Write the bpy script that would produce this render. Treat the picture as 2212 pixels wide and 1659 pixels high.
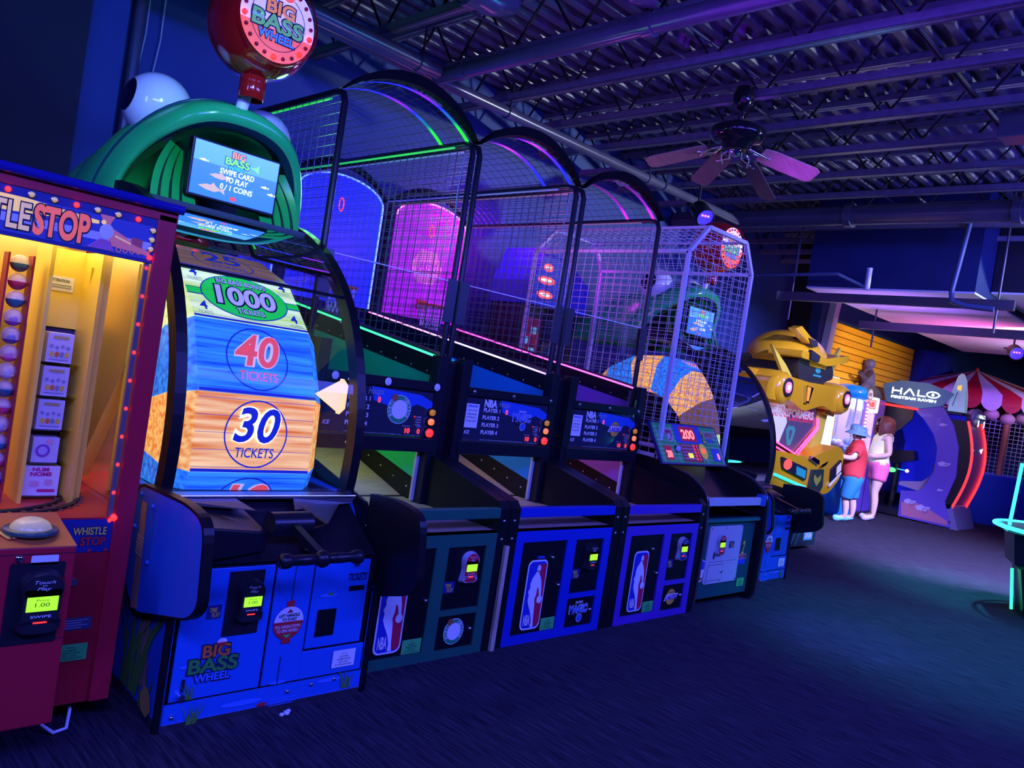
import bpy, bmesh, math, random
from mathutils import Matrix, Vector
random.seed(4)
for o in list(bpy.data.objects): bpy.data.objects.remove(o)
SC = bpy.context.scene
COL = SC.collection
PI = math.pi

# ------------------------------------------------------------------ camera
cam_data = bpy.data.cameras.new('camera'); cam = bpy.data.objects.new('camera', cam_data); COL.objects.link(cam)
cam_data.sensor_width = 36.0; cam_data.lens = 1735.0 / 2212.0 * 36.0; cam_data.clip_start = .05; cam_data.clip_end = 100
R_ = Matrix(((0.7036126, 0.09637139, 0.70401837), (-0.69417103, -0.11848966, 0.70999069), (0.15184169, -0.98826755, -0.01647259)))
right, down, fwd = R_.col[0], R_.col[1], R_.col[2]
rot = Matrix((right, -down, -fwd)).transposed()
cam.matrix_world = Matrix.Translation((0, 0, 1.37)) @ rot.to_4x4()
SC.camera = cam

# ------------------------------------------------------------------ world, exposure, room lights
w = bpy.data.worlds.new('world'); SC.world = w; w.use_nodes = True
w.node_tree.nodes['Background'].inputs[0].default_value = (.03, .02, .32, 1)
w.node_tree.nodes['Background'].inputs[1].default_value = .045
vs = SC.view_settings
vs.view_transform = 'Standard'; vs.look = 'None'; vs.gamma = 1; vs.exposure = 0; vs.use_curve_mapping = False
SC.cycles.use_denoising = True
SC.cycles.max_bounces = 8; SC.cycles.transparent_max_bounces = 48; SC.cycles.diffuse_bounces = 3; SC.cycles.glossy_bounces = 3

def aim(o, tgt):
    d = Vector(tgt) - o.location
    o.rotation_euler = d.to_track_quat('-Z', 'Y').to_euler()
def area(name, loc, tgt, col, power, sx=1, sy=1, spread=PI):
    l = bpy.data.lights.new(name, 'AREA'); l.shape = 'RECTANGLE'; l.size = sx; l.size_y = sy; l.color = col; l.energy = power; l.spread = spread
    o = bpy.data.objects.new(name, l); COL.objects.link(o); o.location = loc; aim(o, tgt); return o
def spot(name, loc, tgt, col, power, ang=60, blend=.6, rad=.08):
    l = bpy.data.lights.new(name, 'SPOT'); l.spot_size = math.radians(ang); l.spot_blend = blend; l.color = col; l.energy = power; l.shadow_soft_size = rad
    o = bpy.data.objects.new(name, l); COL.objects.link(o); o.location = loc; aim(o, tgt); return o
def point(name, loc, col, power, rad=.1):
    l = bpy.data.lights.new(name, 'POINT'); l.color = col; l.energy = power; l.shadow_soft_size = rad
    o = bpy.data.objects.new(name, l); COL.objects.link(o); o.location = loc; return o

BLUE = (.085, .10, 1.0)
area('blacklight_fill', (-.5, -1.2, 3.3), (2.4, 3.0, .6), BLUE, 300, 3.0, .5)
area('blacklight_fill', (4.2, -1.2, 3.3), (4.6, 3.0, .6), BLUE, 275, 3.0, .5)
area('blacklight_fill', (-2.8, 1.0, 2.9), (1.2, 3.0, .9), (.10, .16, 1.0), 70, .4, 1.5)  # unseen fill added to brighten the left-facing panels
area('blacklight_fill', (8.3, .6, 3.3), (11.0, 4.5, .6), (.14, .12, 1.0), 150, 2.0, .4)
area('wall_washer', (2.2, 4.4, 3.2), (2.0, 5.75, 2.2), (.01, .05, 1.0), 5, 2.5, .2)
spot('wall_washer', (8.6, 4.75, 3.2), (10.3, 5.75, 1.6), (.25, .38, 1.0), 260, 60, .9)
area('uplight', (3.4, 2.2, 2.95), (4.0, 2.6, 3.9), (.22, .02, 1.0), 15, 2.2, .6)
spot('uplight', (7.0, .2, 1.9), (6.6, 2.2, 3.9), (.10, .05, 1.0), 170, 110, .9)
spot('ceiling_wash', (11.0, -4.6, 2.2), (8.7, .5, 3.95), (.78, .86, 1.0), 6000, 44, .9, .2)
spot('fish_spot', (.7, .5, 3.2), (1.45, 3.45, 2.05), (.32, .95, .75), 230, 22, .8)
spot('floor_spot_cyan', (8.7, 1.9, 3.35), (8.4, 2.0, 0), (.04, .8, 1.0), 900, 45, .9)
spot('floor_spot_green', (6.0, .9, 3.35), (6.0, 1.4, 0), (.03, .5, .8), 800, 60, .9)
spot('floor_spot_violet', (4.9, 1.9, 3.35), (5.3, 1.95, 0), (.10, .08, 1.0), 420, 22, .8)
spot('floor_spot_pale', (8.5, .6, 3.35), (10.3, 3.1, 0), (.42, .42, 1.0), 4600, 62, .9)
spot('white_spot', (5.6, .4, 3.3), (7.6, 3.7, 1.3), (1, .95, .85), 460, 30, .7)
spot('warm_spot', (11.4, 2.6, 2.85), (12.9, 5.3, 2.2), (1, .72, .25), 420, 60, .8)
spot('people_spot', (8.3, 3.1, 2.75), (11.8, 4.45, .9), (.78, .72, 1.0), 330, 20, .7)
area('magenta_glow', (11.6, 3.1, 1.9), (11.9, 3.5, 2.9), (1.0, .12, .6), 16, .5, .5, 2.2)
area('violet_glow', (9.7, 3.6, 2.0), (9.8, 3.7, 2.9), (.35, .12, 1.0), 16, .5, .5, 2.2)
area('pale_glow', (13.4, 2.6, 1.95), (13.2, 3.2, 2.9), (.8, .5, 1.0), 10, .5, .5, 2.2)
spot('tent_spot', (12.4, .6, 2.7), (15.8, 4.6, 2.2), (.35, .12, 1.0), 900, 22, .8)
spot('tent_white', (14.2, .2, 2.8), (16.8, 3.5, 1.9), (1, .8, .95), 260, 40, .8)
spot('booth_spot', (9.6, 1.9, 2.7), (13.4, 4.1, 1.0), (.5, .45, 1.0), 420, 30, .8)
spot('pipe_teal', (1.2, 3.4, 2.9), (1.6, 4.8, 3.4), (.02, .9, .8), 14, 70, .8)
spot('pipe_teal', (4.6, 1.4, 2.9), (4.0, 2.4, 3.45), (.02, .6, 1.0), 50, 60, .8)
spot('fan_violet', (6.1, 1.9, 1.7), (5.27, 2.83, 3.1), (.28, .02, 1.0), 420, 11, .4)
area('magenta_wall_fill', (4.9, 4.9, 2.75), (5.2, 5.75, 1.9), (.75, .02, 1.0), 22, .6, .2)  # added fill that tints the back wall magenta, not a strip

# ------------------------------------------------------------------ materials
MATS = {}
def M(name, col=(.5, .5, .5), rough=.45, metal=0, emit=0, ecol=None, spec=.5, coat=0):
    if name in MATS: return MATS[name]
    m = bpy.data.materials.new(name); m.use_nodes = True; b = m.node_tree.nodes['Principled BSDF']
    b.inputs['Base Color'].default_value = (*col, 1); b.inputs['Roughness'].default_value = rough; b.inputs['Metallic'].default_value = metal
    b.inputs['Specular IOR Level'].default_value = spec; b.inputs['Coat Weight'].default_value = coat
    if emit:
        b.inputs['Emission Color'].default_value = (*(ecol or col), 1); b.inputs['Emission Strength'].default_value = emit
    MATS[name] = m; return m
def noise_mat(name, c1, c2, scale=(1, 1, 1), nscale=4, rough=.6, emit=0, bump=0, p0=.35, p1=.65, detail=4, spec=.4, metal=0):
    if name in MATS: return MATS[name]
    m = M(name, c1, rough, metal, emit, spec=spec); nt = m.node_tree; b = nt.nodes['Principled BSDF']
    tc = nt.nodes.new('ShaderNodeTexCoord'); mp = nt.nodes.new('ShaderNodeMapping'); mp.inputs['Scale'].default_value = scale
    n = nt.nodes.new('ShaderNodeTexNoise'); n.inputs['Scale'].default_value = nscale; n.inputs['Detail'].default_value = detail
    r = nt.nodes.new('ShaderNodeValToRGB'); r.color_ramp.elements[0].color = (*c1, 1); r.color_ramp.elements[1].color = (*c2, 1)
    r.color_ramp.elements[0].position = p0; r.color_ramp.elements[1].position = p1
    nt.links.new(tc.outputs['Object'], mp.inputs[0]); nt.links.new(mp.outputs[0], n.inputs['Vector']); nt.links.new(n.outputs['Fac'], r.inputs[0])
    nt.links.new(r.outputs[0], b.inputs['Base Color'])
    if emit: nt.links.new(r.outputs[0], b.inputs['Emission Color'])
    if bump:
        bp = nt.nodes.new('ShaderNodeBump'); bp.inputs['Strength'].default_value = bump; bp.inputs['Distance'].default_value = .01
        nt.links.new(n.outputs['Fac'], bp.inputs['Height']); nt.links.new(bp.outputs[0], b.inputs['Normal'])
    return m
def glass(name, tint=(1, 1, 1), ior=1.35, rough=.02, refl=1.0):
    if name in MATS: return MATS[name]
    m = bpy.data.materials.new(name); m.use_nodes = True; nt = m.node_tree; nt.nodes.clear()
    out = nt.nodes.new('ShaderNodeOutputMaterial'); mx = nt.nodes.new('ShaderNodeMixShader'); t = nt.nodes.new('ShaderNodeBsdfTransparent'); g = nt.nodes.new('ShaderNodeBsdfGlossy')
    f = nt.nodes.new('ShaderNodeFresnel'); f.inputs['IOR'].default_value = ior; t.inputs[0].default_value = (*tint, 1); g.inputs['Roughness'].default_value = rough; g.inputs[0].default_value = (refl, refl, refl, 1)
    nt.links.new(f.outputs[0], mx.inputs[0]); nt.links.new(t.outputs[0], mx.inputs[1]); nt.links.new(g.outputs[0], mx.inputs[2]); nt.links.new(mx.outputs[0], out.inputs[0])
    MATS[name] = m; return m
def milky(name, col, alpha):
    if name in MATS: return MATS[name]
    m = bpy.data.materials.new(name); m.use_nodes = True; nt = m.node_tree; nt.nodes.clear()
    out = nt.nodes.new('ShaderNodeOutputMaterial'); mx = nt.nodes.new('ShaderNodeMixShader'); t = nt.nodes.new('ShaderNodeBsdfTransparent'); g = nt.nodes.new('ShaderNodeBsdfPrincipled')
    g.inputs['Base Color'].default_value = (*col, 1); g.inputs['Roughness'].default_value = .15; mx.inputs[0].default_value = alpha
    nt.links.new(t.outputs[0], mx.inputs[1]); nt.links.new(g.outputs[0], mx.inputs[2]); nt.links.new(mx.outputs[0], out.inputs[0])
    MATS[name] = m; return m
def ramp_emit(name, stops, axis, strength, span, off=0.0):
    """LED strip whose colour runs along one object axis, as an animated strip shows at one instant"""
    if name in MATS: return MATS[name]
    m = bpy.data.materials.new(name); m.use_nodes = True; nt = m.node_tree; nt.nodes.clear()
    out = nt.nodes.new('ShaderNodeOutputMaterial'); e = nt.nodes.new('ShaderNodeEmission'); e.inputs[1].default_value = strength
    tc = nt.nodes.new('ShaderNodeTexCoord'); sp = nt.nodes.new('ShaderNodeSeparateXYZ'); mr = nt.nodes.new('ShaderNodeMapRange')
    mr.inputs[1].default_value = off; mr.inputs[2].default_value = off + span
    r = nt.nodes.new('ShaderNodeValToRGB'); els = r.color_ramp.elements
    els[0].position, els[0].color = stops[0][0], (*stops[0][1], 1); els[1].position, els[1].color = stops[-1][0], (*stops[-1][1], 1)
    for p, c in stops[1:-1]:
        q = els.new(p); q.color = (*c, 1)
    nt.links.new(tc.outputs['Object'], sp.inputs[0]); nt.links.new(sp.outputs[axis], mr.inputs[0]); nt.links.new(mr.outputs[0], r.inputs[0])
    nt.links.new(r.outputs[0], e.inputs[0]); nt.links.new(e.outputs[0], out.inputs[0]); MATS[name] = m; return m

BLACK = M('black_laminate', (.006, .006, .009), .4, spec=.3)
BLACKM = M('black_metal', (.010, .010, .016), .34, .0, spec=.35)
DKMET = M('dark_grey_metal', (.10, .10, .115), .38, .6)
STEEL = M('brushed_steel', (.55, .55, .58), .28, 1)
CHROME = M('chrome', (.8, .8, .82), .08, 1)
WHITE = M('white_print', (.82, .82, .82), .5)
DARKP = M('dark_print', (.01, .01, .03), .5)
NAVYP = M('navy_print', (.01, .02, .16), .5)
REDP = M('red_print', (.6, .02, .03), .5)
BLUEP = M('blue_print', (.02, .06, .5), .5)
GRNP = M('green_print', (.03, .4, .1), .5)
LABEL_G = M('green_label', (.06, .62, .12), .6)
YELP = M('yellow_print', (.8, .6, .08), .5)
ORGP = M('orange_print', (.8, .22, .04), .5)
LCD = M('lcd_green', (.3, .9, .02), .5, 0, 1.0, (.42, 1.0, .02))
LCDT = M('lcd_text', (.05, .2, .01), .5)
REDLED = M('red_led', (1, .03, .02), .4, 0, 5, (1, .012, .008))
REDSEG = M('red_segment', (1, .08, .06), .4, 0, 1.6, (1, .05, .04))
LITW = M('lit_white', (1, 1, 1), .5, 0, 1.2, (1, 1, 1))
CLEAR = glass('clear_acrylic', (.97, .97, .99), 1.18)
CLEAR2 = glass('clear_acrylic_front', (.95, .95, .98), 1.25)

# ------------------------------------------------------------------ mesh builder
TXT = {}
def text_mesh(body, bold=0, shear=0, res=4):
    k = (body, bold, shear)
    if k in TXT: return TXT[k]
    c = bpy.data.curves.new('t', 'FONT'); c.body = body; c.size = 1; c.offset = bold; c.shear = shear; c.resolution_u = res
    o = bpy.data.objects.new('t', c); COL.objects.link(o)
    dg = bpy.context.evaluated_depsgraph_get(); dg.update()
    me = o.evaluated_get(dg).to_mesh()
    vs_ = [(v.co.x, v.co.y) for v in me.vertices]; fs = [tuple(p.vertices) for p in me.polygons if p.normal.z > 0 or True]
    o.evaluated_get(dg).to_mesh_clear(); bpy.data.objects.remove(o); bpy.data.curves.remove(c)
    xs = [v[0] for v in vs_]; ys = [v[1] for v in vs_]
    TXT[k] = (vs_, fs, min(xs), max(xs), min(ys), max(ys)); return TXT[k]

class Frame:
    def __init__(s, o, u, v):
        s.o, s.u, s.v = Vector(o), Vector(u).normalized(), Vector(v).normalized(); s.n = s.u.cross(s.v).normalized()
    def p(s, x, y, d=0): return s.o + s.u * x + s.v * y + s.n * d
def FY(y, x=0, z=0): return Frame((x, y, z), (1, 0, 0), (0, 0, 1))      # faces -Y
def FXn(x, y=0, z=0): return Frame((x, y, z), (0, -1, 0), (0, 0, 1))    # faces -X, u runs towards -Y

class MB:
    def __init__(s): s.V, s.F, s.I, s.S, s.mats, s.T = [], [], [], [], [], None
    def mi(s, m):
        if m not in s.mats: s.mats.append(m)
        return s.mats.index(m)
    def add(s, vs_, fs, m, smooth=False):
        b = len(s.V); i = s.mi(m)
        s.V += [(s.T @ Vector(v)) if s.T else Vector(v) for v in vs_]
        for f in fs: s.F.append(tuple(b + k for k in f)); s.I.append(i); s.S.append(smooth)
        return s
    def box(s, x0, x1, y0, y1, z0, z1, m):
        v = [(x0, y0, z0), (x1, y0, z0), (x1, y1, z0), (x0, y1, z0), (x0, y0, z1), (x1, y0, z1), (x1, y1, z1), (x0, y1, z1)]
        return s.add(v, [(0, 3, 2, 1), (4, 5, 6, 7), (0, 1, 5, 4), (1, 2, 6, 5), (2, 3, 7, 6), (3, 0, 4, 7)], m)
    def prism(s, pts, a, b, ax, m, smooth=False):
        n = len(pts)
        mk = {'x': lambda p, d: (d, p[0], p[1]), 'y': lambda p, d: (p[0], d, p[1]), 'z': lambda p, d: (p[0], p[1], d)}[ax]
        v = [mk(p, a) for p in pts] + [mk(p, b) for p in pts]
        s.add(v, [tuple(range(n)), tuple(range(2 * n - 1, n - 1, -1))], m)
        return s.add(v, [(i, (i + 1) % n, n + (i + 1) % n, n + i) for i in range(n)], m, smooth)
    def tube(s, path, r, m, n=8, closed=False, smooth=True):
        P = [Vector(p) for p in path]; k = len(P); rings = []
        prev = None
        for i in range(k):
            if closed: t = P[(i + 1) % k] - P[i - 1]
            else: t = P[min(i + 1, k - 1)] - P[max(i - 1, 0)]
            t.normalize()
            if prev is None:
                a = Vector((0, 0, 1)) if abs(t.z) < .9 else Vector((1, 0, 0)); u = t.cross(a).normalized()
            else: u = (prev - t * prev.dot(t)).normalized()
            prev = u; v = t.cross(u); rr = r[i] if isinstance(r, (list, tuple)) else r
            ph = PI / n if n == 4 else 0
            rings.append([P[i] + (u * math.cos(2 * PI * j / n + ph) + v * math.sin(2 * PI * j / n + ph)) * rr for j in range(n)])
        vs_ = [q for g in rings for q in g]; fs = []
        for i in range(k if closed else k - 1):
            a, b = i * n, ((i + 1) % k) * n
            fs += [(a + j, a + (j + 1) % n, b + (j + 1) % n, b + j) for j in range(n)]
        s.add(vs_, fs, m, smooth and n > 4)
        if not closed: s.add(vs_, [tuple(range(n - 1, -1, -1)), tuple(range((k - 1) * n, k * n))], m)
        return s
    def lathe(s, prof, c, m, n=20, ax='z', smooth=True):
        vs_, fs = [], []
        for r, h in prof:
            for j in range(n):
                a = 2 * PI * j / n; p, q = r * math.cos(a), r * math.sin(a)
                vs_.append({'z': (c[0] + p, c[1] + q, c[2] + h), 'y': (c[0] + p, c[1] + h, c[2] + q), 'x': (c[0] + h, c[1] + p, c[2] + q)}[ax])
        for i in range(len(prof) - 1):
            fs += [(i * n + j, i * n + (j + 1) % n, (i + 1) * n + (j + 1) % n, (i + 1) * n + j) for j in range(n)]
        return s.add(vs_, fs, m, smooth)
    def ell(s, c, r, m, n=20, k=12, a0=-PI / 2, a1=PI / 2):
        if not isinstance(r, (tuple, list)): r = (r, r, r)
        vs_, fs = [], []
        for i in range(k + 1):
            t = a0 + (a1 - a0) * i / k
            for j in range(n):
                a = 2 * PI * j / n; vs_.append((c[0] + r[0] * math.cos(t) * math.cos(a), c[1] + r[1] * math.cos(t) * math.sin(a), c[2] + r[2] * math.sin(t)))
        for i in range(k): fs += [(i * n + j, i * n + (j + 1) % n, (i + 1) * n + (j + 1) % n, (i + 1) * n + j) for j in range(n)]
        return s.add(vs_, fs, m, True)
    def grid(s, rows, m, smooth=True, flip=False):
        k = len(rows[0]); vs_ = [p for r in rows for p in r]; fs = []
        for i in range(len(rows) - 1):
            for j in range(k - 1):
                f = (i * k + j, i * k + j + 1, (i + 1) * k + j + 1, (i + 1) * k + j); fs.append(f[::-1] if flip else f)
        return s.add(vs_, fs, m, smooth)
    # flat print on a frame
    def dpoly(s, F, pts, m, d=.002): return s.add([F.p(x, y, d) for x, y in pts], [tuple(range(len(pts)))], m)
    def drect(s, F, x0, y0, x1, y1, m, d=.002): return s.dpoly(F, [(x0, y0), (x1, y0), (x1, y1), (x0, y1)], m, d)
    def drr(s, F, x0, y0, x1, y1, r, m, d=.002): return s.dpoly(F, rrect(x0, y0, x1, y1, r), m, d)
    def dell(s, F, x, y, rx, ry, m, d=.002, n=28): return s.dpoly(F, [(x + rx * math.cos(2 * PI * i / n), y + ry * math.sin(2 * PI * i / n)) for i in range(n)], m, d)
    def dring(s, F, x, y, rx, ry, t, m, d=.002, n=36, a0=0, a1=2 * PI):
        vs_, fs = [], []
        for i in range(n + 1):
            a = a0 + (a1 - a0) * i / n; c, q = math.cos(a), math.sin(a)
            vs_ += [F.p(x + rx * c, y + ry * q, d), F.p(x + (rx - t) * c, y + (ry - t) * q, d)]
        for i in range(n): fs.append((2 * i, 2 * i + 2, 2 * i + 3, 2 * i + 1))
        return s.add(vs_, fs, m)
    def dline(s, F, p, q, t, m, d=.002):
        a, b = Vector(p), Vector(q); e = (b - a).normalized(); k = Vector((-e.y, e.x)) * t / 2
        return s.dpoly(F, [a - k, b - k, b + k, a + k], m, d)
    def dtext(s, F, body, x0, y0, x1, y1, m, d=.003, bold=.0, shear=0):
        vs_, fs, a, b, c, e = text_mesh(body, bold, shear)
        return s.add([F.p(x0 + (x - a) / (b - a) * (x1 - x0), y0 + (y - c) / (e - c) * (y1 - y0), d) for x, y in vs_], fs, m)
    def dtexto(s, F, body, x0, y0, x1, y1, m, mo, o=.006, d=.003, bold=.01, shear=0):
        s.dtext(F, body, x0 - o, y0 - o, x1 + o, y1 + o, mo, d, bold + .05, shear)
        return s.dtext(F, body, x0, y0, x1, y1, m, d + .0012, bold, shear)
    def darc(s, F, body, cx, cy, rx, ry, a0, a1, h, m, d=.003, bold=0, flip=False):
        n = len(body)
        for i, ch in enumerate(body):
            if ch == ' ': continue
            a = a0 + (a1 - a0) * (i + .5) / n
            t = Vector((-math.sin(a) * rx, math.cos(a) * ry)).normalized()
            if not flip: t = -t
            u = F.u * t.x + F.v * t.y; v = F.n.cross(u)
            G = Frame(F.p(cx + rx * math.cos(a), cy + ry * math.sin(a)), u, v)
            wd = h * (.35 if ch in 'I1' else .8)
            s.dtext(G, ch, -wd / 2, -h / 2, wd / 2, h / 2, m, d, bold)
        return s
    def build(s, name, parent=None, loc=None, bevel=0, kind=None, label=None, seg=2):
        me = bpy.data.meshes.new(name); me.from_pydata([tuple(v) for v in s.V], [], s.F)
        for m in s.mats: me.materials.append(m)
        me.polygons.foreach_set('material_index', s.I); me.polygons.foreach_set('use_smooth', s.S); me.update()
        o = bpy.data.objects.new(name, me); COL.objects.link(o)
        if parent: o.parent = parent
        if loc: o.location = loc
        if bevel:
            b = o.modifiers.new('bevel', 'BEVEL'); b.width = bevel; b.segments = seg; b.limit_method = 'ANGLE'; b.angle_limit = math.radians(40)
        if kind: o['kind'] = kind
        if label: o['label'] = label
        return o
def rrect(x0, y0, x1, y1, r, n=4):
    out = []
    for cx, cy, a in ((x1 - r, y1 - r, 0), (x0 + r, y1 - r, PI / 2), (x0 + r, y0 + r, PI), (x1 - r, y0 + r, 1.5 * PI)):
        for i in range(n + 1): out.append((cx + r * math.cos(a + PI / 2 * i / n), cy + r * math.sin(a + PI / 2 * i / n)))
    return out
def rpoly(pts, r, n=4):
    out = []; k = len(pts)
    for i in range(k):
        p, a, b = Vector(pts[i]), Vector(pts[i - 1]), Vector(pts[(i + 1) % k])
        e, f = (a - p), (b - p); q = min(r, e.length * .45, f.length * .45); A = p + e.normalized() * q; B = p + f.normalized() * q
        for j in range(n + 1):
            t = j / n; out.append(tuple(A * (1 - t) ** 2 + p * 2 * t * (1 - t) + B * t * t))
    return out
def thing(name, label, cat, loc=(0, 0, 0), group=None, rz=0):
    o = bpy.data.objects.new(name, None); COL.objects.link(o); o.location = loc; o.rotation_euler.z = rz; o.empty_display_size = .1
    tag(o, label, cat, group); return o
def tag(o, label, cat, group=None):
    o['label'] = label; o['category'] = cat
    if group: o['group'] = group
    return o
def struct(o):
    o['kind'] = 'structure'; return o
def kids(o): return [c for c in bpy.data.objects if c.parent == o]
def copy_tree(o, parent=None):
    c = o.copy(); COL.objects.link(c)
    if parent: c.parent = parent
    for k in kids(o): copy_tree(k, c)
    return c

# ------------------------------------------------------------------ room
FLOOR = noise_mat('carpet', (.014, .012, .024), (.062, .058, .085), (46, 2.6, 1), 2.2, .95, bump=.15, p0=.38, p1=.85, detail=9, spec=.12)
PAINT = noise_mat('navy_wall_paint', (.008, .03, .145), (.009, .034, .16), (1, 1, 1), 3, .6)
DARKW = noise_mat('black_wall_paint', (.006, .006, .012), (.008, .008, .016), (1, 1, 1), 3, .7)
DECK = noise_mat('painted_deck', (.09, .09, .13), (.12, .12, .17), (1, 1, 1), 5, .35, spec=.6)
JOIST = noise_mat('painted_joist', (.13, .13, .19), (.17, .17, .24), (1, 6, 6), 3, .3, spec=.5)
PIPE = noise_mat('painted_pipe', (.045, .045, .07), (.06, .06, .09), (1, 1, 1), 4, .25, spec=.6)
WHITEC = noise_mat('white_ceiling_board', (.62, .62, .65), (.7, .7, .72), (1, 1, 1), 4, .5)

struct(MB().box(-4, 19.5, -7, 6.2, -.1, 0, FLOOR).build('floor'))
b = MB(); prof = []
y = -7.0
while y < 6.2:
    prof += [(y, 3.99), (y + .07, 3.99), (y + .085, 3.94), (y + .14, 3.94), (y + .155, 3.99)]; y += .155
b.add([(x, p[0], p[1]) for p in prof for x in (-4, 19.5)], [(2 * i, 2 * i + 2, 2 * i + 3, 2 * i + 1) for i in range(len(prof) - 1)], DECK)
b.box(-4, 19.5, -7, 6.2, 4.0, 4.05, DECK)
ceil = struct(b.build('ceiling'))
wb = struct(MB().box(-4, 11.2, 5.75, 5.9, 0, 4, PAINT).build('wall_back'))
struct(MB().box(11.2, 11.6, 5.75, 5.9, 0, 4, DARKW).box(11.3, 11.4, 5.45, 5.75, 0, 4, DARKW).build('wall_corner'))
wr = struct(MB().box(11.3, 19.5, 5.3, 5.45, 0, 4, PAINT).build('wall_right'))
MB().prism([(11.16, .0), (11.30, .0), (11.66, 2.83), (11.78, 3.6), (11.62, 3.6), (11.5, 2.83)], 5.2, 5.3, 'y', M('pale_trim', (.45, .5, .7), .5)).build('corner_trim', wr)
struct(MB().box(19.3, 19.5, -7, 6.2, 0, 4, PAINT).build('wall_far'))
struct(MB().box(-4.1, -3.9, -7, 6.2, 0, 4, DARKW).build('wall_left'))
b = MB().box(.6, 1.42, 5.5, 5.75, 0, 4, DARKW); b.build('black_pilaster', wb)
b = MB().box(1.42, 1.66, 5.6, 5.75, 0, 4, PAINT); b.build('pilaster', wb)
b = MB()
for x, yb in ((1.80, 5.72), (1.90, 5.73)): b.tube([(x, yb, 4), (x + .01, yb, 3.2), (x - .05, yb, 2.5), (x - .04, yb, 1.6)], .006, M('grey_cable', (.35, .35, .4), .5), 6)
b.build('wall_cable', wb)
MB().tube([(1.74, 5.67, 4), (1.74, 5.67, 0)], .04, PIPE, 10).build('conduit', wb)
struct(MB().box(-4, 11.2, 5.72, 5.75, 0, .1, BLACK).build('baseboard_back'))
# yellow slat panel, one piece per slat
YS = [noise_mat('yellow_slat', (.85, .48, .02), (.95, .56, .03), (.4, 4, 9), 3, .4), noise_mat('yellow_slat_worn', (.80, .42, .02), (.92, .5, .03), (.4, 4, 9), 3, .4)]
for k in range(20):
    z0 = .83 + k * .1; xl = 11.35 + (z0 - 1.73) * .28
    MB().prism([(xl, z0), (15.04, z0), (15.04, z0 + .088), (xl + .025, z0 + .088)], 5.25, 5.3, 'y', YS[k % 2]).build('slat', wr)
# ceiling joists: chords are the joist, its web a sub-part
def joist(x):
    b = MB()
    for dx in (-.034, .006): b.box(dx, dx + .028, -7, 5.75, 3.5, 3.555, JOIST); b.box(dx, dx + .028, -7, 5.75, 3.88, 3.93, JOIST)
    b.box(-.034, .034, -7, 5.75, 3.5, 3.507, JOIST); b.box(-.034, .034, -7, 5.75, 3.923, 3.93, JOIST)
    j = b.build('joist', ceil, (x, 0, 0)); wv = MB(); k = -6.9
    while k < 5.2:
        wv.tube([(0, k, 3.9), (0, k + .3, 3.52), (0, k + .6, 3.9)], .011, BLACKM, 5); k += .6  # silhouette shade of the webs is put into their dark colour
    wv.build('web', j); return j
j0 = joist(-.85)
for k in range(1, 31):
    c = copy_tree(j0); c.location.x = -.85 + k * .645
# bridging rods and conduits
for k, (yy, zz, x0, x1, r) in enumerate(((.2, 3.62, 3, 9.4, .012), (1.05, 3.6, 5, 9.4, .018), (2.0, 3.8, 2.6, 9.4, .012), (3.0, 3.62, 2, 8.9, .01), (3.55, 3.8, 1, 8.9, .01), (4.3, 3.7, .5, 8, .009))):
    tag(MB().tube([(x0, yy, zz), (x1, yy, zz)], r, PIPE, 8).build('conduit'), ['thin conduit crossing the ceiling furthest from the machines', 'blue-grey conduit running to the ceiling junction box', 'thin rod bridging joists right of the big pipe elbow', 'thin rod bridging joists above the ceiling fan', 'slim bridging rod between joists near the elbow pipe', 'slimmest bridging rod next to the long twin pipes'][k], 'conduit')
def pipe(path, r, label, cat='pipe', mat=PIPE, rings=()):
    t = thing('ceiling_pipe', label, cat, path[0]); P = [tuple(Vector(p) - Vector(path[0])) for p in path]
    MB().tube(P, r, mat, 14).build('tube', t)
    for p in rings:
        d = tuple(Vector(p) - Vector(path[0])); e = .035
        ax = 0 if abs(path[-1][0] - path[0][0]) > abs(path[-1][1] - path[0][1]) else 1
        a = list(d); q = list(d); a[ax] -= e; q[ax] += e
        MB().tube([a, q], r * 1.22, mat, 14).build('coupling', t)
        MB().tube([(d[0], d[1], d[2]), (d[0], d[1], d[2] + .25)], .008, BLACKM, 6).build('hanger', t)
    return t
pipe([(1.0, 4.83, 3.40), (7.9, 4.83, 3.40)], .045, 'long grey pipe along the wall that ends above the white cage', rings=[(2.4, 4.83, 3.4), (4.3, 4.83, 3.4), (6.2, 4.83, 3.4)])
pipe([(.3, 4.70, 3.40), (3.45, 4.70, 3.40)], .055, 'shorter teal-lit pipe beside the long wall pipe', rings=[(1.75, 4.7, 3.4), (2.1, 4.7, 3.4), (3.3, 4.7, 3.4)])
pipe([(3.52, 4.80, 3.40), (3.52, -6.5, 3.40)], .055, 'branch pipe crossing the joists with a cyan highlight', rings=[(3.52, 4.5, 3.4), (3.52, 2.9, 3.4), (3.52, 1.6, 3.4)])
pipe([(.4, 3.62, 3.45), (2.95, 3.62, 3.45), (3.06, 3.62, 3.48), (3.12, 3.62, 3.6), (3.12, 3.62, 3.95)], .085, 'thick pipe with an elbow turning up into the deck', rings=[(2.8, 3.62, 3.45)])
pipe([(3.35, 3.0, 3.95), (3.35, 3.0, 3.62), (3.4, 2.93, 3.56), (3.48, 2.85, 3.56)], .09, 'short thick pipe end with a rounded elbow near the deck')
pipe([(7.97, 5.7, 3.44), (7.97, -6.5, 3.44)], .10, 'wide round duct spanning above the white cage and soffit', 'duct', rings=[(7.97, 3.6, 3.44), (7.97, 2.1, 3.44)])
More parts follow.
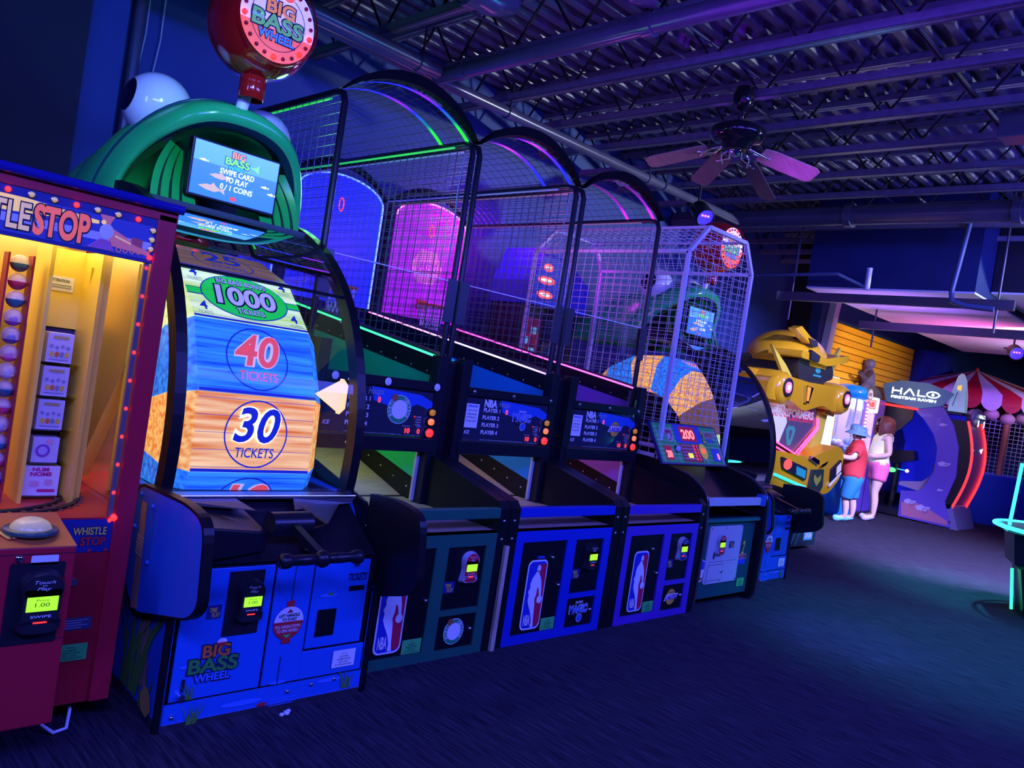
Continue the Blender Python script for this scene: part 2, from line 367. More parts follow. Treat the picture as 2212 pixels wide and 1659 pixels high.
# dropped soffit box with white underside
t = thing('soffit_box', 'large dark blue boxed soffit hanging behind the round duct', 'soffit', (9, 2.65, 2.86))
MB().box(0, 6.0, 0, 1.8, .02, 1.1, noise_mat('soffit_paint', (.006, .018, .085), (.008, .022, .10), (1, 1, 1), 3, .6)).build('box', t); MB().box(0, 6.0, 0, 1.8, 0, .02, WHITEC).build('underside', t)
t = thing('soffit_box', 'black soffit box with pale underside, beside the larger blue one', 'soffit', (9.5, .2, 2.95))
MB().box(0, 5.0, 0, 2.44, .02, 1.0, DARKW).build('box', t); MB().box(0, 5.0, 0, 2.44, 0, .02, WHITEC).build('underside', t)
for x, y0, y1, z, lab in ((8.9, 2.25, 4.74, 2.74, 'upper dark channel bar hung below the soffit face'), (10.4, 1.6, 4.35, 2.64, 'lower dark channel bar hung above the yellow slat wall')):
    t = thing('channel_bar', lab, 'bar', (x, y0, z)); MB().box(-.03, .03, 0, y1 - y0, -.05, .05, DKMET).build('channel', t)
    for f in (.06, .93):
        yy = (y1 - y0) * f - (.0 if f > .5 else 0); MB().tube([(0, yy, -.28), (0, yy, (3.9 if x < 9 else 2.85 if f > .5 else 2.94) - z)], .012, DKMET, 6).build('hanger_rod', t)
SPR = M('pipe_paint_blue', (.05, .08, .15), .35)
t = thing('sprinkler_pipe', 'thin sprinkler pipe bending in front of the blue soffit with a white stub', 'pipe', (8.6, 4.9, 2.9))
MB().tube([(0, 0, .02), (0, -.98, .06), (.02, -1.0, .05), (.15, -1.26, -.06)], .02, SPR, 8).build('tube', t)
MB().tube([(0, -.5, .04), (0, -.5, 1.0)], .008, BLACKM, 6).build('hanger', t)
MB().tube([(.15, -1.26, -.08), (.15, -1.26, .16)], .03, WHITEC, 10).build('stub', t)
t = thing('drain_pipe', 'slanting blue pipe with two elbows down the soffit front', 'pipe', (8.76, 2.72, 3.6))
MB().tube([(0, 0, 0), (.02, .08, -.75), (.0, .06, -.86), (.02, -.06, -.9), (.04, -.32, -.92)], .028, SPR, 10).build('tube', t)
t = thing('junction_box', 'square grey junction box fixed under a ceiling joist', 'box', (5.9, 1.63, 3.42))
MB().box(-.1, .1, -.1, .1, -.05, .12, PIPE).build('box', t, bevel=.006); MB().tube([(.1, -.02, .03), (1.9, -.13, .0)], .02, PIPE, 8).build('conduit', t)
# LED par cans
def par(loc, lab, tgt, hang):
    t = thing('stage_light', lab, 'spotlight', loc); d = (Vector(tgt) - Vector(loc)).normalized()
    t.rotation_euler = d.to_track_quat('-Z', 'Y').to_euler()
    MB().lathe([(.0, .2), (.07, .2), (.085, .16), (.085, -.06), (.08, -.06), (.078, -.02)], (0, 0, 0), BLACKM, 20).build('housing', t)
    MB().lathe([(.078, -.03), (.0, -.03)], (0, 0, 0), M('blue_lens', (.02, .02, .5), .2, 0, 2.2, (.03, .02, 1)), 20).build('lens', t)
    for a in (-.03, 0, .03): MB().ell((a, .012, -.032), .011, M('pink_chip', (1, .1, .5), .3, 0, 6, (1, .08, .45)), 8, 6).build('led_chip', t)
    MB().tube([(-.1, 0, .05), (-.1, 0, .26), (.1, 0, .26), (.1, 0, .05)], .01, BLACKM, 6).build('yoke', t)
    up = t.rotation_euler.to_matrix().inverted() @ Vector((0, 0, 1)); MB().tube([(0, 0, .2), tuple(Vector((0, 0, .2)) + up * hang)], .012, BLACKM, 8).build('drop_rod', t)
par((6.5, 4.34, 3.10), 'black stage light glowing blue under the end of the long pipe', (5.6, 2.9, 2.0), .76)
par((12, 2.93, 2.60), 'small stage light glowing blue in front of the tent canopy', (9, 1.5, 1.6), .195)
# ceiling fan
t = thing('ceiling_fan', 'black ceiling fan with wooden blades, one blade lit purple', 'fan', (4.84, 3.06, 3.22))
GLB = M('gloss_black', (.01, .01, .012), .12, .2)
MB().lathe([(.0, .32), (.06, .32), (.075, .26), (.06, .2), (.04, .17), (.02, .16), (.02, .06)], (0, 0, 0), GLB, 24).build('canopy', t)
MB().lathe([(.0, .07), (.12, .065), (.185, .03), (.195, 0), (.19, -.03), (.15, -.06), (.11, -.065), (.09, -.10), (.05, -.115), (.0, -.12)], (0, 0, 0), GLB, 32).build('motor_housing', t)
MB().lathe([(.045, -.115), (.03, -.15), (.0, -.155)], (0, 0, 0), CHROME, 16).build('end_cap', t)
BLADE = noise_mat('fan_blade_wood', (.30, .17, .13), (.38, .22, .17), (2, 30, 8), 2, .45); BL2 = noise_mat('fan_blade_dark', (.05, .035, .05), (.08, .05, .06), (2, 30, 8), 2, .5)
for k, (adeg, droop, bm_) in enumerate(((332, .07, 0), (6, .20, 1), (54, .12, 0), (100, .10, 0))):
    a = math.radians(adeg); ca, sa = math.cos(a), math.sin(a)
    def P(r, s, z): return (r * ca - s * sa, r * sa + s * ca, z - droop * max(0, r - .1) / .56)
    out = [(.2, -.055), (.26, -.068), (.62, -.072), (.66, -.05), (.66, .05), (.62, .072), (.26, .068), (.2, .055)]
    pt_ = .22 if k else -.42
    vs_ = [P(r, s, -.085 + s * pt_) for r, s in out] + [P(r, s, -.078 + s * pt_) for r, s in out]; n = 8
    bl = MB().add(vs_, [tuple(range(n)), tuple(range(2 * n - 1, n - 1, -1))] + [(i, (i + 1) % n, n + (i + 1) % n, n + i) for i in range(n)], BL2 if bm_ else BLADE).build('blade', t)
    br = MB().tube([P(.1, 0, -.08), P(.17, .03, -.088), P(.23, .0, -.092), P(.27, .025, -.088)], .009, CHROME, 6)
    br.tube([P(.1, 0, -.08), P(.17, -.03, -.1), P(.23, .0, -.092), P(.27, -.025, -.1)], .009, CHROME, 6)
    br.build('blade_bracket', bl)
# ------------------------------------------------------------------ prize wheel game with a fish head
BB = M('lake_blue', (.015, .13, .58), .35, coat=.3)
BBD = M('lake_blue_dark', (.01, .05, .34), .4)
POLE = noise_mat('pole_wood', (.26, .13, .09), (.50, .28, .18), (30, 30, 3), 3, .6)
REED = M('reed_green', (.10, .28, .04), .6)
FISH = noise_mat('fish_green', (.02, .42, .13), (.03, .52, .16), (1, 1, 1), 2.5, .22, spec=.6)
FISHD = M('fish_lip_dark', (.01, .06, .09), .3)  # dark navy of the inner lip edge and crease lines
MOUTH = M('mouth_green', (.01, .36, .06), .35)
MOUTHD = M('mouth_stripe', (.004, .02, .015), .4)
EYEW = M('eye_white', (.75, .75, .85), .12, coat=.6)
def wood(name, a, b_, e): return noise_mat(name, a, b_, (1.2, 22, 22), 2.2, .4, emit=e, p0=.3, p1=.72, detail=5)
WB = wood('blue_planks', (.004, .06, .50), (.04, .33, 1.0), .85)
WO = wood('orange_planks', (.70, .15, .01), (1.0, .68, .20), .9)
WG = wood('lime_planks', (.42, .72, .10), (.82, .95, .50), .85)
WN = wood('brown_planks', (.16, .07, .04), (.30, .15, .09), .5)
SEGP = M('segment_ink', (.01, .03, .33), .5, 0, .35, (.01, .03, .42))
SEGR = M('segment_red', (.62, .06, .06), .5, 0, .8, (.75, .08, .07))
SEGL = M('segment_lilac', (.45, .42, .95), .5, 0, .8, (.36, .34, .95))
SEGG = M('segment_green', (.01, .5, .05), .5, 0, .8, (.01, .55, .06))
SCRB = M('screen_blue', (.03, .16, .75), .2, 0, 1.0, (.035, .17, .82))
SCRB2 = M('screen_blue_light', (.09, .30, .9), .2, 0, 1.0, (.09, .32, .92))
SCRO = M('screen_orange', (1, .25, .02), .3, 0, 1.0, (1, .28, .02)); SCRG = M('screen_green', (.25, .8, .02), .3, 0, 1, (.2, .8, .03))
SCRC = M('screen_cyan', (.05, .55, 1), .3, 0, 1, (.05, .55, 1)); SCRF = M('screen_fish', (.55, .33, .16), .3, 0, .9, (.6, .36, .18)); SCRY = M('screen_yellow', (.85, .75, .1), .3, 0, .9, (.85, .7, .08))
POINT = M('lit_pointer', (1, .62, .25), .4, 0, 1.05, (1, .66, .28))
LENSW = M('lit_lens_white', (.7, .6, .9), .3, 0, .75, (.62, .5, .95)); LENSR = M('lit_lens_red', (.8, .12, .06), .3, 0, .8, (.85, .12, .06))
LOGO_O = M('logo_orange', (.8, .22, .05), .4, 0, .6, (.85, .3, .08)); LOGO_G = M('logo_green', (.1, .4, .1), .4, 0, .5, (.16, .5, .14)); LOGO_B = M('logo_blue', (.05, .2, .9), .4, 0, .8, (.05, .18, .95))
LO2, LG2, LB2 = M('decal_orange', (.75, .16, .03), .5), M('decal_green', (.04, .33, .06), .5), M('decal_skyblue', (.05, .2, .75), .5)
BOBR = M('bobber_red', (.42, .01, .01), .12, coat=.8)
READB = M('reader_black', (.015, .015, .02), .3)
def logo_bass(b, F, x, y, wd, o, g, bl, d=.003, ink=DARKP):
    h = wd * .62
    def lines(t, x0, x1, y0, y1, m): 
        b.dtexto(F, t, x0, y0, x1, y1, m, ink, wd * .022, d, .03)
    lines('BIG', x - wd * .24, x + wd * .28, y + h * .2, y + h * .58, o)
    lines('WHEEL', x - wd * .34, x + wd * .34, y - h * .5, y - h * .26, bl)
    lines('BASS', x - wd * .47, x + wd * .47, y - h * .24, y + h * .2, g)
def card_reader(b, F, cx, cy, s, body, face, price=True):
    """swipe reader: rounded body, round head, lcd, slot; F faces out; s = height"""
    w_ = s * .70
    out = [(cx + w_ * x, cy + s * y) for x, y in ((-.42, -.22), (-.5, -.42), (-.3, -.5), (.3, -.5), (.5, -.42), (.42, -.22), (.38, -.05), (.44, .12), (.46, .3), (.3, .45), (0, .5), (-.3, .45), (-.46, .3), (-.44, .12), (-.38, -.05))]
    out = rpoly(out, s * .08, 3); n = len(out)
    vs_ = [F.p(x, y, 0) for x, y in out] + [F.p(cx + (x - cx) * .86, cy + (y - cy) * .9, s * .16) for x, y in out]
    b.add(vs_, [tuple(range(n, 2 * n))], body); b.add(vs_, [(i, (i + 1) % n, n + (i + 1) % n, n + i) for i in range(n)], body, False)
    d = s * .165
    b.dell(F, cx, cy + s * .2, w_ * .36, s * .24, face, d); b.drr(F, cx - w_ * .36, cy - s * .24, cx + w_ * .36, cy + s * .22, s * .03, face, d)
    b.dell(F, cx, cy - s * .36, w_ * .34, s * .08, face, d)
    b.drect(F, cx - w_ * .30, cy - s * .10, cx + w_ * .30, cy + s * .12, LCD, d + .002)
    if price:
        b.dtext(F, 'Price', cx - w_ * .12, cy + s * .055, cx + w_ * .12, cy + s * .085, LCDT, d + .0035); b.dtext(F, '1.00', cx - w_ * .14, cy - s * .03, cx + w_ * .14, cy + s * .03, LCDT, d + .0035)
    b.dtext(F, 'Touch', cx - w_ * .2, cy + s * .31, cx + w_ * .2, cy + s * .36, WHITE, d + .002, 0, .3); b.dtext(F, 'to', cx - w_ * .05, cy + s * .275, cx + w_ * .05, cy + s * .295, WHITE, d + .002); b.dtext(F, 'Play', cx - w_ * .14, cy + s * .2, cx + w_ * .14, cy + s * .26, WHITE, d + .002, 0, .3)
    b.dtext(F, 'SWIPE', cx - w_ * .2, cy - s * .2, cx + w_ * .2, cy - s * .16, WHITE, d + .002, .01)
    b.drr(F, cx - w_ * .42, cy - s * .285, cx + w_ * .42, cy - s * .265, s * .008, BLACK, d)
    b.drect(F, cx - w_ * .13, cy - s * .283, cx + w_ * .13, cy - s * .262, REDLED, d + .001)
def time_play(b, F, x0, y0, x1, y1):
    h = y1 - y0; w_ = x1 - x0
    b.drect(F, x0, y0, x1, y1, NAVYP, .003); b.dtext(F, 'TIME', x0 + w_ * .14, y0 + h * .48, x0 + w_ * .7, y0 + h * .82, YELP, .0045, .02, .25); b.dtext(F, 'PLAY', x0 + w_ * .32, y0 + h * .1, x0 + w_ * .92, y0 + h * .44, YELP, .0045, .02, .25)
def permit(b, F, x0, y0, x1, y1, m, year=False):
    h = y1 - y0; w_ = x1 - x0; b.drect(F, x0, y0, x1, y1, m, .004)
    rows = ['The City', 'OCCUPATIONAL', 'AMUSEMENT MACHINE', '2021-2022', 'CITY OF ORLANDO, FLORIDA'] if year else ['The City', 'COIN OPERATED', 'AMUSEMENT MACHINE', '2021-2022', 'CITY OF ORLANDO']
    for i, t in enumerate(rows):
        q = [.25, .38, .6, .4, .75][i] * w_ / 2; yy = y1 - h * (.1 + .16 * (i + 1))
        b.dtext(F, t, (x0 + x1) / 2 - q, yy, (x0 + x1) / 2 + q, yy + h * .1, DARKP, .0055)
def reeds(b, F, x, y, h, n, seed, m=REED):
    rnd = random.Random(seed)
    for i in range(n):
        a = rnd.uniform(-.55, .55); L_ = h * rnd.uniform(.5, 1); w_ = h * .03
        p0 = Vector((x + rnd.uniform(-.2, .2) * h, y)); p1 = p0 + Vector((math.sin(a) * .5, .6)) * L_; p2 = p0 + Vector((math.sin(a) * 1.2, .95)) * L_
        k = Vector((w_, 0)); b.dpoly(F, [p0 - k, p0 + k, p1 + k * .6, p2, p1 - k * .6], m, .0025 + .0003 * i)
def fish_shape(b, F, x, y, s, m, d):
    b.dpoly(F, [(x - s, y), (x - s * .4, y + s * .22), (x + s * .3, y + s * .2), (x + s * .62, y + s * .05), (x + s, y + s * .25), (x + s * .9, y), (x + s, y - s * .25), (x + s * .62, y - s * .06), (x + s * .2, y - s * .22), (x - s * .4, y - s * .18)], m, d)
    b.dpoly(F, [(x - s * .1, y + s * .2), (x + s * .1, y + s * .42), (x + s * .3, y + s * .19)], m, d)

def prize_wheel():
    t = thing('prize_wheel_game', 'tall prize wheel game with green fish head and glowing 40 and 30 segments', 'arcade game', (1.17, 2.58, 0))
    W = .785
    # ---- base cabinet
    MB().box(.012, W - .012, .012, 1.75, .03, .56, BBD).box(.012, W - .012, .27, 1.75, .56, .74, BLACK).build('cabinet', t)
    MB().box(0, W, 0, .012, .085, .555, BLACK).box(0, W, -.004, .02, .0, .09, BB).box(0, W, -.006, 0, .0, .022, STEEL).build('front_frame', t)
    for x0, x1, z0, z1, nm in ((.012, .336, .098, .548, 'access_door'), (.505, .752, .214, .545, 'access_door'), (.346, .498, .098, .552, 'centre_panel'), (.498, .775, .098, .204, 'lower_panel')):
        d = MB().box(x0, x1, -.008, .004, z0, z1, BB).build(nm, t, bevel=.002)
        F = FY(-.009); g = MB()
        if nm == 'access_door' and x0 < .1:
            logo_bass(g, F, .15, .215, .19, LO2, LG2, LB2); g.dell(F, .17, .288, .018, .014, WHITE, .003); g.dpoly(F, [(.152, .288), (.188, .288), (.182, .277), (.17, .273), (.158, .277)], REDP, .0045); g.build('logo_decal', d)
            g = MB(); time_play(g, F, .1, .375, .15, .422); g.build('time_sticker', d); g = MB(); g.dell(F, .06, .215, .03, .006, LB2, .002); reeds(g, F, .08, .1, .07, 8, 3)
            g.drr(F, .045, .13, .058, .175, .005, DARKP, .003); g.build('printed_graphics', d)
            r = MB().box(.164, .294, -.014, -.006, .308, .535, READB); card_reader(r, FY(-.014), .247, .43, .16, READB, M('reader_face', (.02, .02, .025), .3)); r.build('card_reader', d)
        elif nm == 'access_door':
            g.dtext(F, 'TICKETS', .655, .465, .74, .495, DARKP, .003, .02, .2); g.drr(F, .665, .425, .735, .444, .004, BLACK, .003); g.build('ticket_sign', d); g = MB(); g.dell(F, .575, .415, .04, .007, LB2, .002); g.dell(F, .585, .42, .014, .005, REED, .003)
            g.build('lily_print', d); MB().drect(F, .538, .258, .62, .362, BLACK, .003).build('coin_window', d)
            MB().tube([(.68, -.009, .535), (.68, -.022, .535)], .01, STEEL, 10).build('lock', d)
        elif nm == 'centre_panel':
            g.drect(F, .4065, .1, .4095, .2, DARKP, .002); g.drect(F, .418, .39, .4205, .55, DARKP, .002)
            g.dell(F, .418, .327, .06, .062, REDP, .003); g.dpoly(F, [(.418 + .06 * math.cos(a), .332 + .056 * math.sin(a)) for a in [PI * i / 14 for i in range(15)]], WHITE, .0045); g.drect(F, .404, .385, .432, .41, REDP, .004); g.drect(F, .4, .25, .436, .275, REDP, .004)
            g.dpoly(F, [(.405, .366), (.431, .366), (.418, .38)], REDP, .006); g.dtext(F, 'LIFT HANDLE', .376, .35, .46, .362, DARKP, .006, .03); g.dtext(F, 'TO START', .388, .335, .45, .347, DARKP, .006, .03)
            g.dtext(F, 'PULL HANDLE DOWN', .366, .308, .468, .32, WHITE, .005, .01); g.dtext(F, 'TO SPIN WHEEL!', .373, .292, .462, .304, WHITE, .005, .01); g.dpoly(F, [(.4, .284), (.436, .284), (.418, .27)], LABEL_G, .005)
            g.build('bobber_print', d); MB().dell(F, .41, .104, .036, .006, LB2, .002).build('ripple_print', d)
        else:
            permit(g, F, .635, .122, .738, .19, WHITE, True); g.build('printed_graphics', d)
    g = MB(); F = FY(-.005); reeds(g, F, .1, .01, .085, 12, 5); g.build('reed_print', t); g = MB(); reeds(g, F, .72, .03, .1, 10, 8); g.build('reed_print', t); g = MB(); g.dell(F, .64, .075, .06, .008, LB2, .002); g.dell(F, .28, .05, .08, .01, LB2, .002); g.dell(F, .36, .03, .02, .007, REDP, .002)
    [g.drect(F, .39, .036 - i * .007, .5 - .012 * (i % 2), .039 - i * .007, LB2, .002) for i in range(4)]; g.build('printed_graphics', t)
    for x, z in ((.03, .045), (.46, .06), (.56, .07), (.66, .075)): MB().ell((x, -.006, z), .008, STEEL, 10, 6).build('bolt', t)
    lk = MB().tube([(.045, -.004, .118), (.045, -.03, .118)], .011, CHROME, 10); lk.build('lock', t)
    # ---- side panels
    sp = [(.0, 0), (1.75, 0), (1.75, 1.0), (1.2, .78), (.27, .745), (.0, .40)]
    for x0, x1, nm in ((-.015, .012, 'side_panel'), (W - .012, W + .015, 'side_panel')):
        p = MB().prism(sp, x0, x1, 'x', BB).build(nm, t)
        if x0 < 0:
            g = MB(); F = FXn(-.016); g.dpoly(F, [(-.30, .745), (-.235, .745), (-.155, .34), (-.12, .1), (-.21, .1), (-.24, .34)], POLE, .002); reeds(g, F, -.25, .05, .42, 14, 2); reeds(g, F, -.12, .03, .2, 8, 9); g.build('lake_print', p); g = MB()
            g.dpoly(F, [(-.08, .02), (-.13, .03), (-.15, .08), (-.11, .12), (-.07, .1), (-.05, .05)], M('gold_lily', (.6, .4, .08), .5), .005); g.dpoly(F, [(0, 0), (-1.7, 0), (-1.7, .05), (-.6, .05), (0, .03)], M('lake_bed', (.03, .025, .04), .6), .001); g.build('printed_graphics', p)
        MB().tube([(x0 - .002 if x0 < 0 else x1 + .002, 0, .0), (x0 - .002 if x0 < 0 else x1 + .002, 0, .42)], .014, BLACK, 8).build('edge_trim', p)
    wing = rpoly([(.36, .775), (-.07, .79), (-.215, .765), (-.25, .5), (-.19, .445), (.24, .33), (.36, .40)], .07, 5)
    for x0, x1 in ((-.05, -.016), (W + .016, W + .05)):
        p = MB().prism(wing if x0 < 0 else [(min(y, .13), z) for y, z in wing], x0, x1, 'x', BLACK).build('side_wing', t, bevel=.008, seg=3)
        inner = [(y * .965 + .0, .57 + (z - .57) * .955) for y, z in wing]
        if x0 < 0:
            g = MB(); F = FXn(x0); g.dpoly(F, [(-y, z) for y, z in inner], BB, .001); g.dpoly(F, [(-.29, .72), (-.24, .72), (-.2, .36), (-.26, .345)], POLE, .003)
            for k in range(6): g.dline(F, (-.285, .6 - k * .012), (-.22, .597 - k * .012), .009, M('rope', (.55, .42, .25), .7), .0045)
            g.build('printed_face', p)
            for y, z in ((.30, .74), (.19, .72), (.17, .53), (.32, .62)): MB().ell((x0 - .002, y, z), .008, BB, 8, 5).build('bolt', p)
    # ---- control shroud and handle
    b = MB(); b.prism([(.0, .56), (.27, .735), (.27, .56)], .01, W - .01, 'x', BLACKM); b.build('control_shroud', t)
    for s_ in (-1, 1):
        xa, xb = (.01, .27) if s_ < 0 else (.5, W - .01); xi = .3 if s_ < 0 else .46
        vs_ = [(xa, .27, .735), (xb, .27, .735), (xi, .02, .66), (xa, -.03, .70), (xa, -.03, .575), (xi, .02, .59), (xb, .2, .575), (xa, .2, .575)]
        MB().add(vs_, [(0, 1, 2, 3), (3, 2, 5, 4), (4, 5, 6, 7), (1, 6, 5, 2), (0, 3, 4, 7)], BLACKM).build('shroud_cheek', t, bevel=.006)
    MB().box(-.01, W + .01, .22, .29, .735, .752, STEEL).add([(.0, .22, .74), (.26, .22, .74), (.30, .13, .715), (.02, .2, .725)], [(0, 1, 2, 3)], DKMET).add([(.5, .22, .74), (W, .22, .74), (W - .02, .2, .725), (.46, .13, .715)], [(0, 1, 2, 3)], DKMET).build('ledge', t, bevel=.003)
    h = MB().tube([(.30, .02, .69), (.46, .02, .69)], .045, BLACKM, 18).build('handle_hub', t)
    hd = MB().tube([(.38, -.01, .69), (.375, -.244, .633)], .02, BLACKM, 4).build('spin_handle', t)
    MB().ell((.37, -.244, .633), .03, BLACKM, 16, 10).build('handle_knob', hd)
    for s_ in (-1, 1):
        MB().lathe([(.0, -.001), (.017, 0), (.019, .05), (.017, .10), (.024, .112), (.026, .125), (.024, .142), (.0, .148)] if s_ > 0 else [(.0, .001), (.017, 0), (.019, -.05), (.017, -.10), (.024, -.112), (.026, -.125), (.024, -.142), (.0, -.148)], (.37 + s_ * .015, -.244, .633), BLACKM, 16, 'x').build('grip', hd)
    # ---- dome arches and acrylic
    cy, cz, R = 1.23, .93, .985
    angs = [math.radians(191 - k * (191 - 62) / 30) for k in range(31)]
    arcp = lambda r: [(cy + r * math.cos(a), cz + r * math.sin(a)) for a in angs]
    for x0, x1 in ((-.012, .03), (W - .03, W + .012)):
        MB().prism(arcp(R + .012) + arcp(R - .05)[::-1], x0, x1, 'x', BLACK, False).build('dome_arch', t, bevel=.005)
        MB().add([(x0 + .02, cy, cz)] + [(x0 + .02, p[0], p[1]) for p in arcp(R - .05)], [(0, i + 1, i + 2) for i in range(30)], CLEAR).build('side_window', t)
    MB().grid([[(x, p[0], p[1]) for p in arcp(R - .004)] for x in (.03, W - .03)], CLEAR).build('dome_window', t)
    MB().prism([(cy + r * math.cos(a), cz + r * math.sin(a)) for r, a in ((R + .002, 2.432), (R + .002, 2.422), (R - .008, 2.422), (R - .008, 2.432))], .03, W - .03, 'x', BLACKM).build('window_seam', t)
    # ---- wheel, one piece per segment
    wc = Vector((0, 1.14, .911)); rv = .79
    wheel = MB().lathe([(.0, .08), (.46, .08), (.46, .68), (.0, .68)], (0, wc.y, wc.z), BLACK, 24, 'x', False).tube([(.0, wc.y, wc.z), (.76, wc.y, wc.z)], .04, STEEL, 12).build('wheel', t)
    seq = [('25', WN, SEGP), ('1000', WG, None), ('40', WB, SEGR), ('30', WO, SEGP), ('10', WB, SEGR), ('20', WO, SEGP), ('50', WB, SEGR), ('15', WO, SEGP), ('35', WB, SEGR), ('75', WO, SEGP), ('12', WB, SEGR), ('100', WO, SEGP), ('5', WB, SEGR), ('60', WO, SEGP), ('18', WB, SEGR), ('22', WO, SEGP)]
    for i, (num, mt, ink) in enumerate(seq):
        a0 = math.radians(97.3 + 22.5 * i); a1 = a0 + math.radians(22.3)
        pt = lambda x, r, a: Vector((x, wc.y + r * math.cos(a), wc.z + r * math.sin(a)))
        xs = [(.05, .48), (.05, .70), (.13, rv), (.63, rv), (.71, .70), (.71, .48)]
        vs_ = [pt(x, r, a) for a in (a0, a1) for x, r in xs]
        sg = MB().add(vs_, [(j, j + 1, 7 + j, 6 + j) for j in range(5)] + [(0, 1, 2, 3, 4, 5), (11, 10, 9, 8, 7, 6)], mt)
        o = sg.build('wheel_segment', wheel); sgd = MB()
        A, B = pt(.13, rv, a0), pt(.13, rv, a1); up = (A - B).normalized(); mid = (A + B) / 2
        F = Frame(mid + Vector((.25, 0, 0)), (1, 0, 0), up); H = (A - B).length
        sgd = MB()
        for k in range(-2, 3): sgd.drect(F, -.25, k * H / 4.6 - .0012, .25, k * H / 4.6 + .0006, SEGP, .0012)
        sgd.drect(F, -.25, -H / 2, .25, -H / 2 + .012, SEGP, .0015)
        if num == '1000':
            sgd.drect(F, -.25, -.022, .25, .022, SEGP, .002); sgd.drect(F, -.25, -.017, .25, .017, SEGG, .003); sgd.dell(F, 0, 0, .193, .131, SEGP, .0035, 40); sgd.dell(F, 0, 0, .188, .126, SEGG, .0045, 40)
            sgd.dtexto(F, '1000', -.135, -.06, .135, .055, SEGL, DARKP, .008, .006, .03, .1); sgd.dtexto(F, 'BIG BASS BONUS', -.11, .07, .11, .1, SEGL, DARKP, .004, .006, .01); sgd.dtexto(F, 'TICKETS', -.06, -.105, .06, -.075, SEGL, DARKP, .004, .006, .01)
            for x in (-.2, .2):
                for y in (-.1, .1): sgd.dtext(F, '4', x - .016, y - .01, x + .016, y + .04, SEGP, .004, .02); sgd.dtext(F, 'TICKETS', x - .03, y - .034, x + .03, y - .018, SEGP, .004)
        else:
            sgd.dring(F, 0, 0, .135, .135, .006, SEGP, .003, 44); lw = .02 if len(num) == 1 else 0
            sgd.dtexto(F, num, -.098 + lw * 1.6, -.035, .098 - lw * 1.6, .105, ink, WN if mt is WN else LITW if ink is SEGP else M('segment_rim', (.7, .6, .9), .5, 0, .6), .004, .004, .02, .22)
            sgd.dtext(F, 'TICKETS', -.082, -.094, .082, -.055, ink, .004, .01, .1)
        lb = sgd.build('segment_print', wheel)
    MB().prism([(.605, 1.152), (.725, 1.222), (.725, 1.08)], .33, .35, 'y', POINT).build('pointer', t)
    MB().prism([(.73, 1.225), (.755, 1.20), (.755, 1.10), (.73, 1.075)], .34, .37, 'y', POINT).build('pointer_lamp', t)
    for k in range(7):
        a = angs[3 + k * 4]
        for x in (.012, W - .012): MB().ell((x, cy + (R - .075) * math.cos(a), cz + (R - .075) * math.sin(a)), .007, STEEL, 8, 5).build('bolt', t)
    # ---- fish head
    xc = .385
    secs = [(.92, .355, 1.865, .365), (.875, .37, 1.855, .395), (.85, .39, 1.84, .435), (.865, .405, 1.825, .49), (.92, .415, 1.81, .53), (1.0, .42, 1.80, .555), (1.2, .42, 1.79, .56), (1.4, .415, 1.79, .50), (1.62, .42, 1.79, .45), (1.85, .42, 1.79, .38), (2.1, .40, 1.80, .29), (2.3, .33, 1.80, .2), (2.45, .2, 1.81, .1), (2.5, .03, 1.82, .02)]
    rows = []
    for y, hw, zb, h in secs:
        row = []
        for j in range(33):
            a = PI - PI * j / 32; c, s_ = math.cos(a), math.sin(a)
            xx = math.copysign(abs(c) ** .85, c) * hw; zz = s_ ** .9 * h
            if c < 0: xx *= 1 + .11 * min(1, max(0, (y - .85) / .25))
            sag = (abs(c) ** 3) * ((.36 if c < 0 else .16) * (1 if y < 1.1 else max(0, 1.9 - y) / .8))      # the lip sweeps back towards the jaw
            row.append((xc + xx, y + sag, zb + zz - (abs(c) ** 6) * .02))
        rows.append(row)
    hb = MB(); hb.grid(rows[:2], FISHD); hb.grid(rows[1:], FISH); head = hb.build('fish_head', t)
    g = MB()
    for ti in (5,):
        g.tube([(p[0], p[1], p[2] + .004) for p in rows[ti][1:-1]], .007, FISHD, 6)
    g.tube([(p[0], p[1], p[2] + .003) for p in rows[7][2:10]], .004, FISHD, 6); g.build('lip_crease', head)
    # mouth cavity and its stripes
    cav = []
    for k in range(6):
        f = k / 5; y = .90 + f * .42; hw = .352 * (1 - .35 * f); zb = 1.86; h = .36 * (1 - .3 * f)
        cav.append([(xc + math.cos(PI - PI * j / 24) * hw, y + .38 * abs(math.cos(PI * j / 24)) ** 3 * (1 - f), zb + math.sin(PI * j / 24) * h) for j in range(25)])
    b = MB(); b.grid(cav, MOUTH); b.add(cav[-1], [tuple(range(25))], MOUTHD); b.add([(xc - .37, .92, 1.862), (xc + .37, .92, 1.862), (xc + .28, 1.33, 1.87), (xc - .28, 1.33, 1.87)], [(0, 1, 2, 3)], MOUTH); b.build('mouth', head)
    S = lambda s_, u, v: (xc + s_ * ((.345 + (.15 - .345) * v) * (1 - .22 * u * u)), .915 + .07 * u + .13 * u * v, 1.862 + .26 * u ** .9 * (1 - .1 * v))
    for s_ in (-1, 1):
        MB().grid([[S(s_, u / 8, v / 8) for v in range(9)] for u in range(9)], MOUTH).build('gum', head)
        for v in (.18, .42, .66): MB().tube([tuple(Vector(S(s_, u / 8, v + .05 * u / 8)) + Vector((0, -.003, 0))) for u in range(9)], [.006 - .0006 * u for u in range(9)], MOUTHD, 6).build('mouth_stripe', head)
    b = MB().box(xc - .37, xc + .37, .885, 1.3, 1.825, 1.865, MOUTHD); b.build('jaw_plate', head)
    sc = MB().box(xc - .205, xc + .205, .905, .95, 1.905, 2.155, BLACK).build('screen', t, bevel=.004)
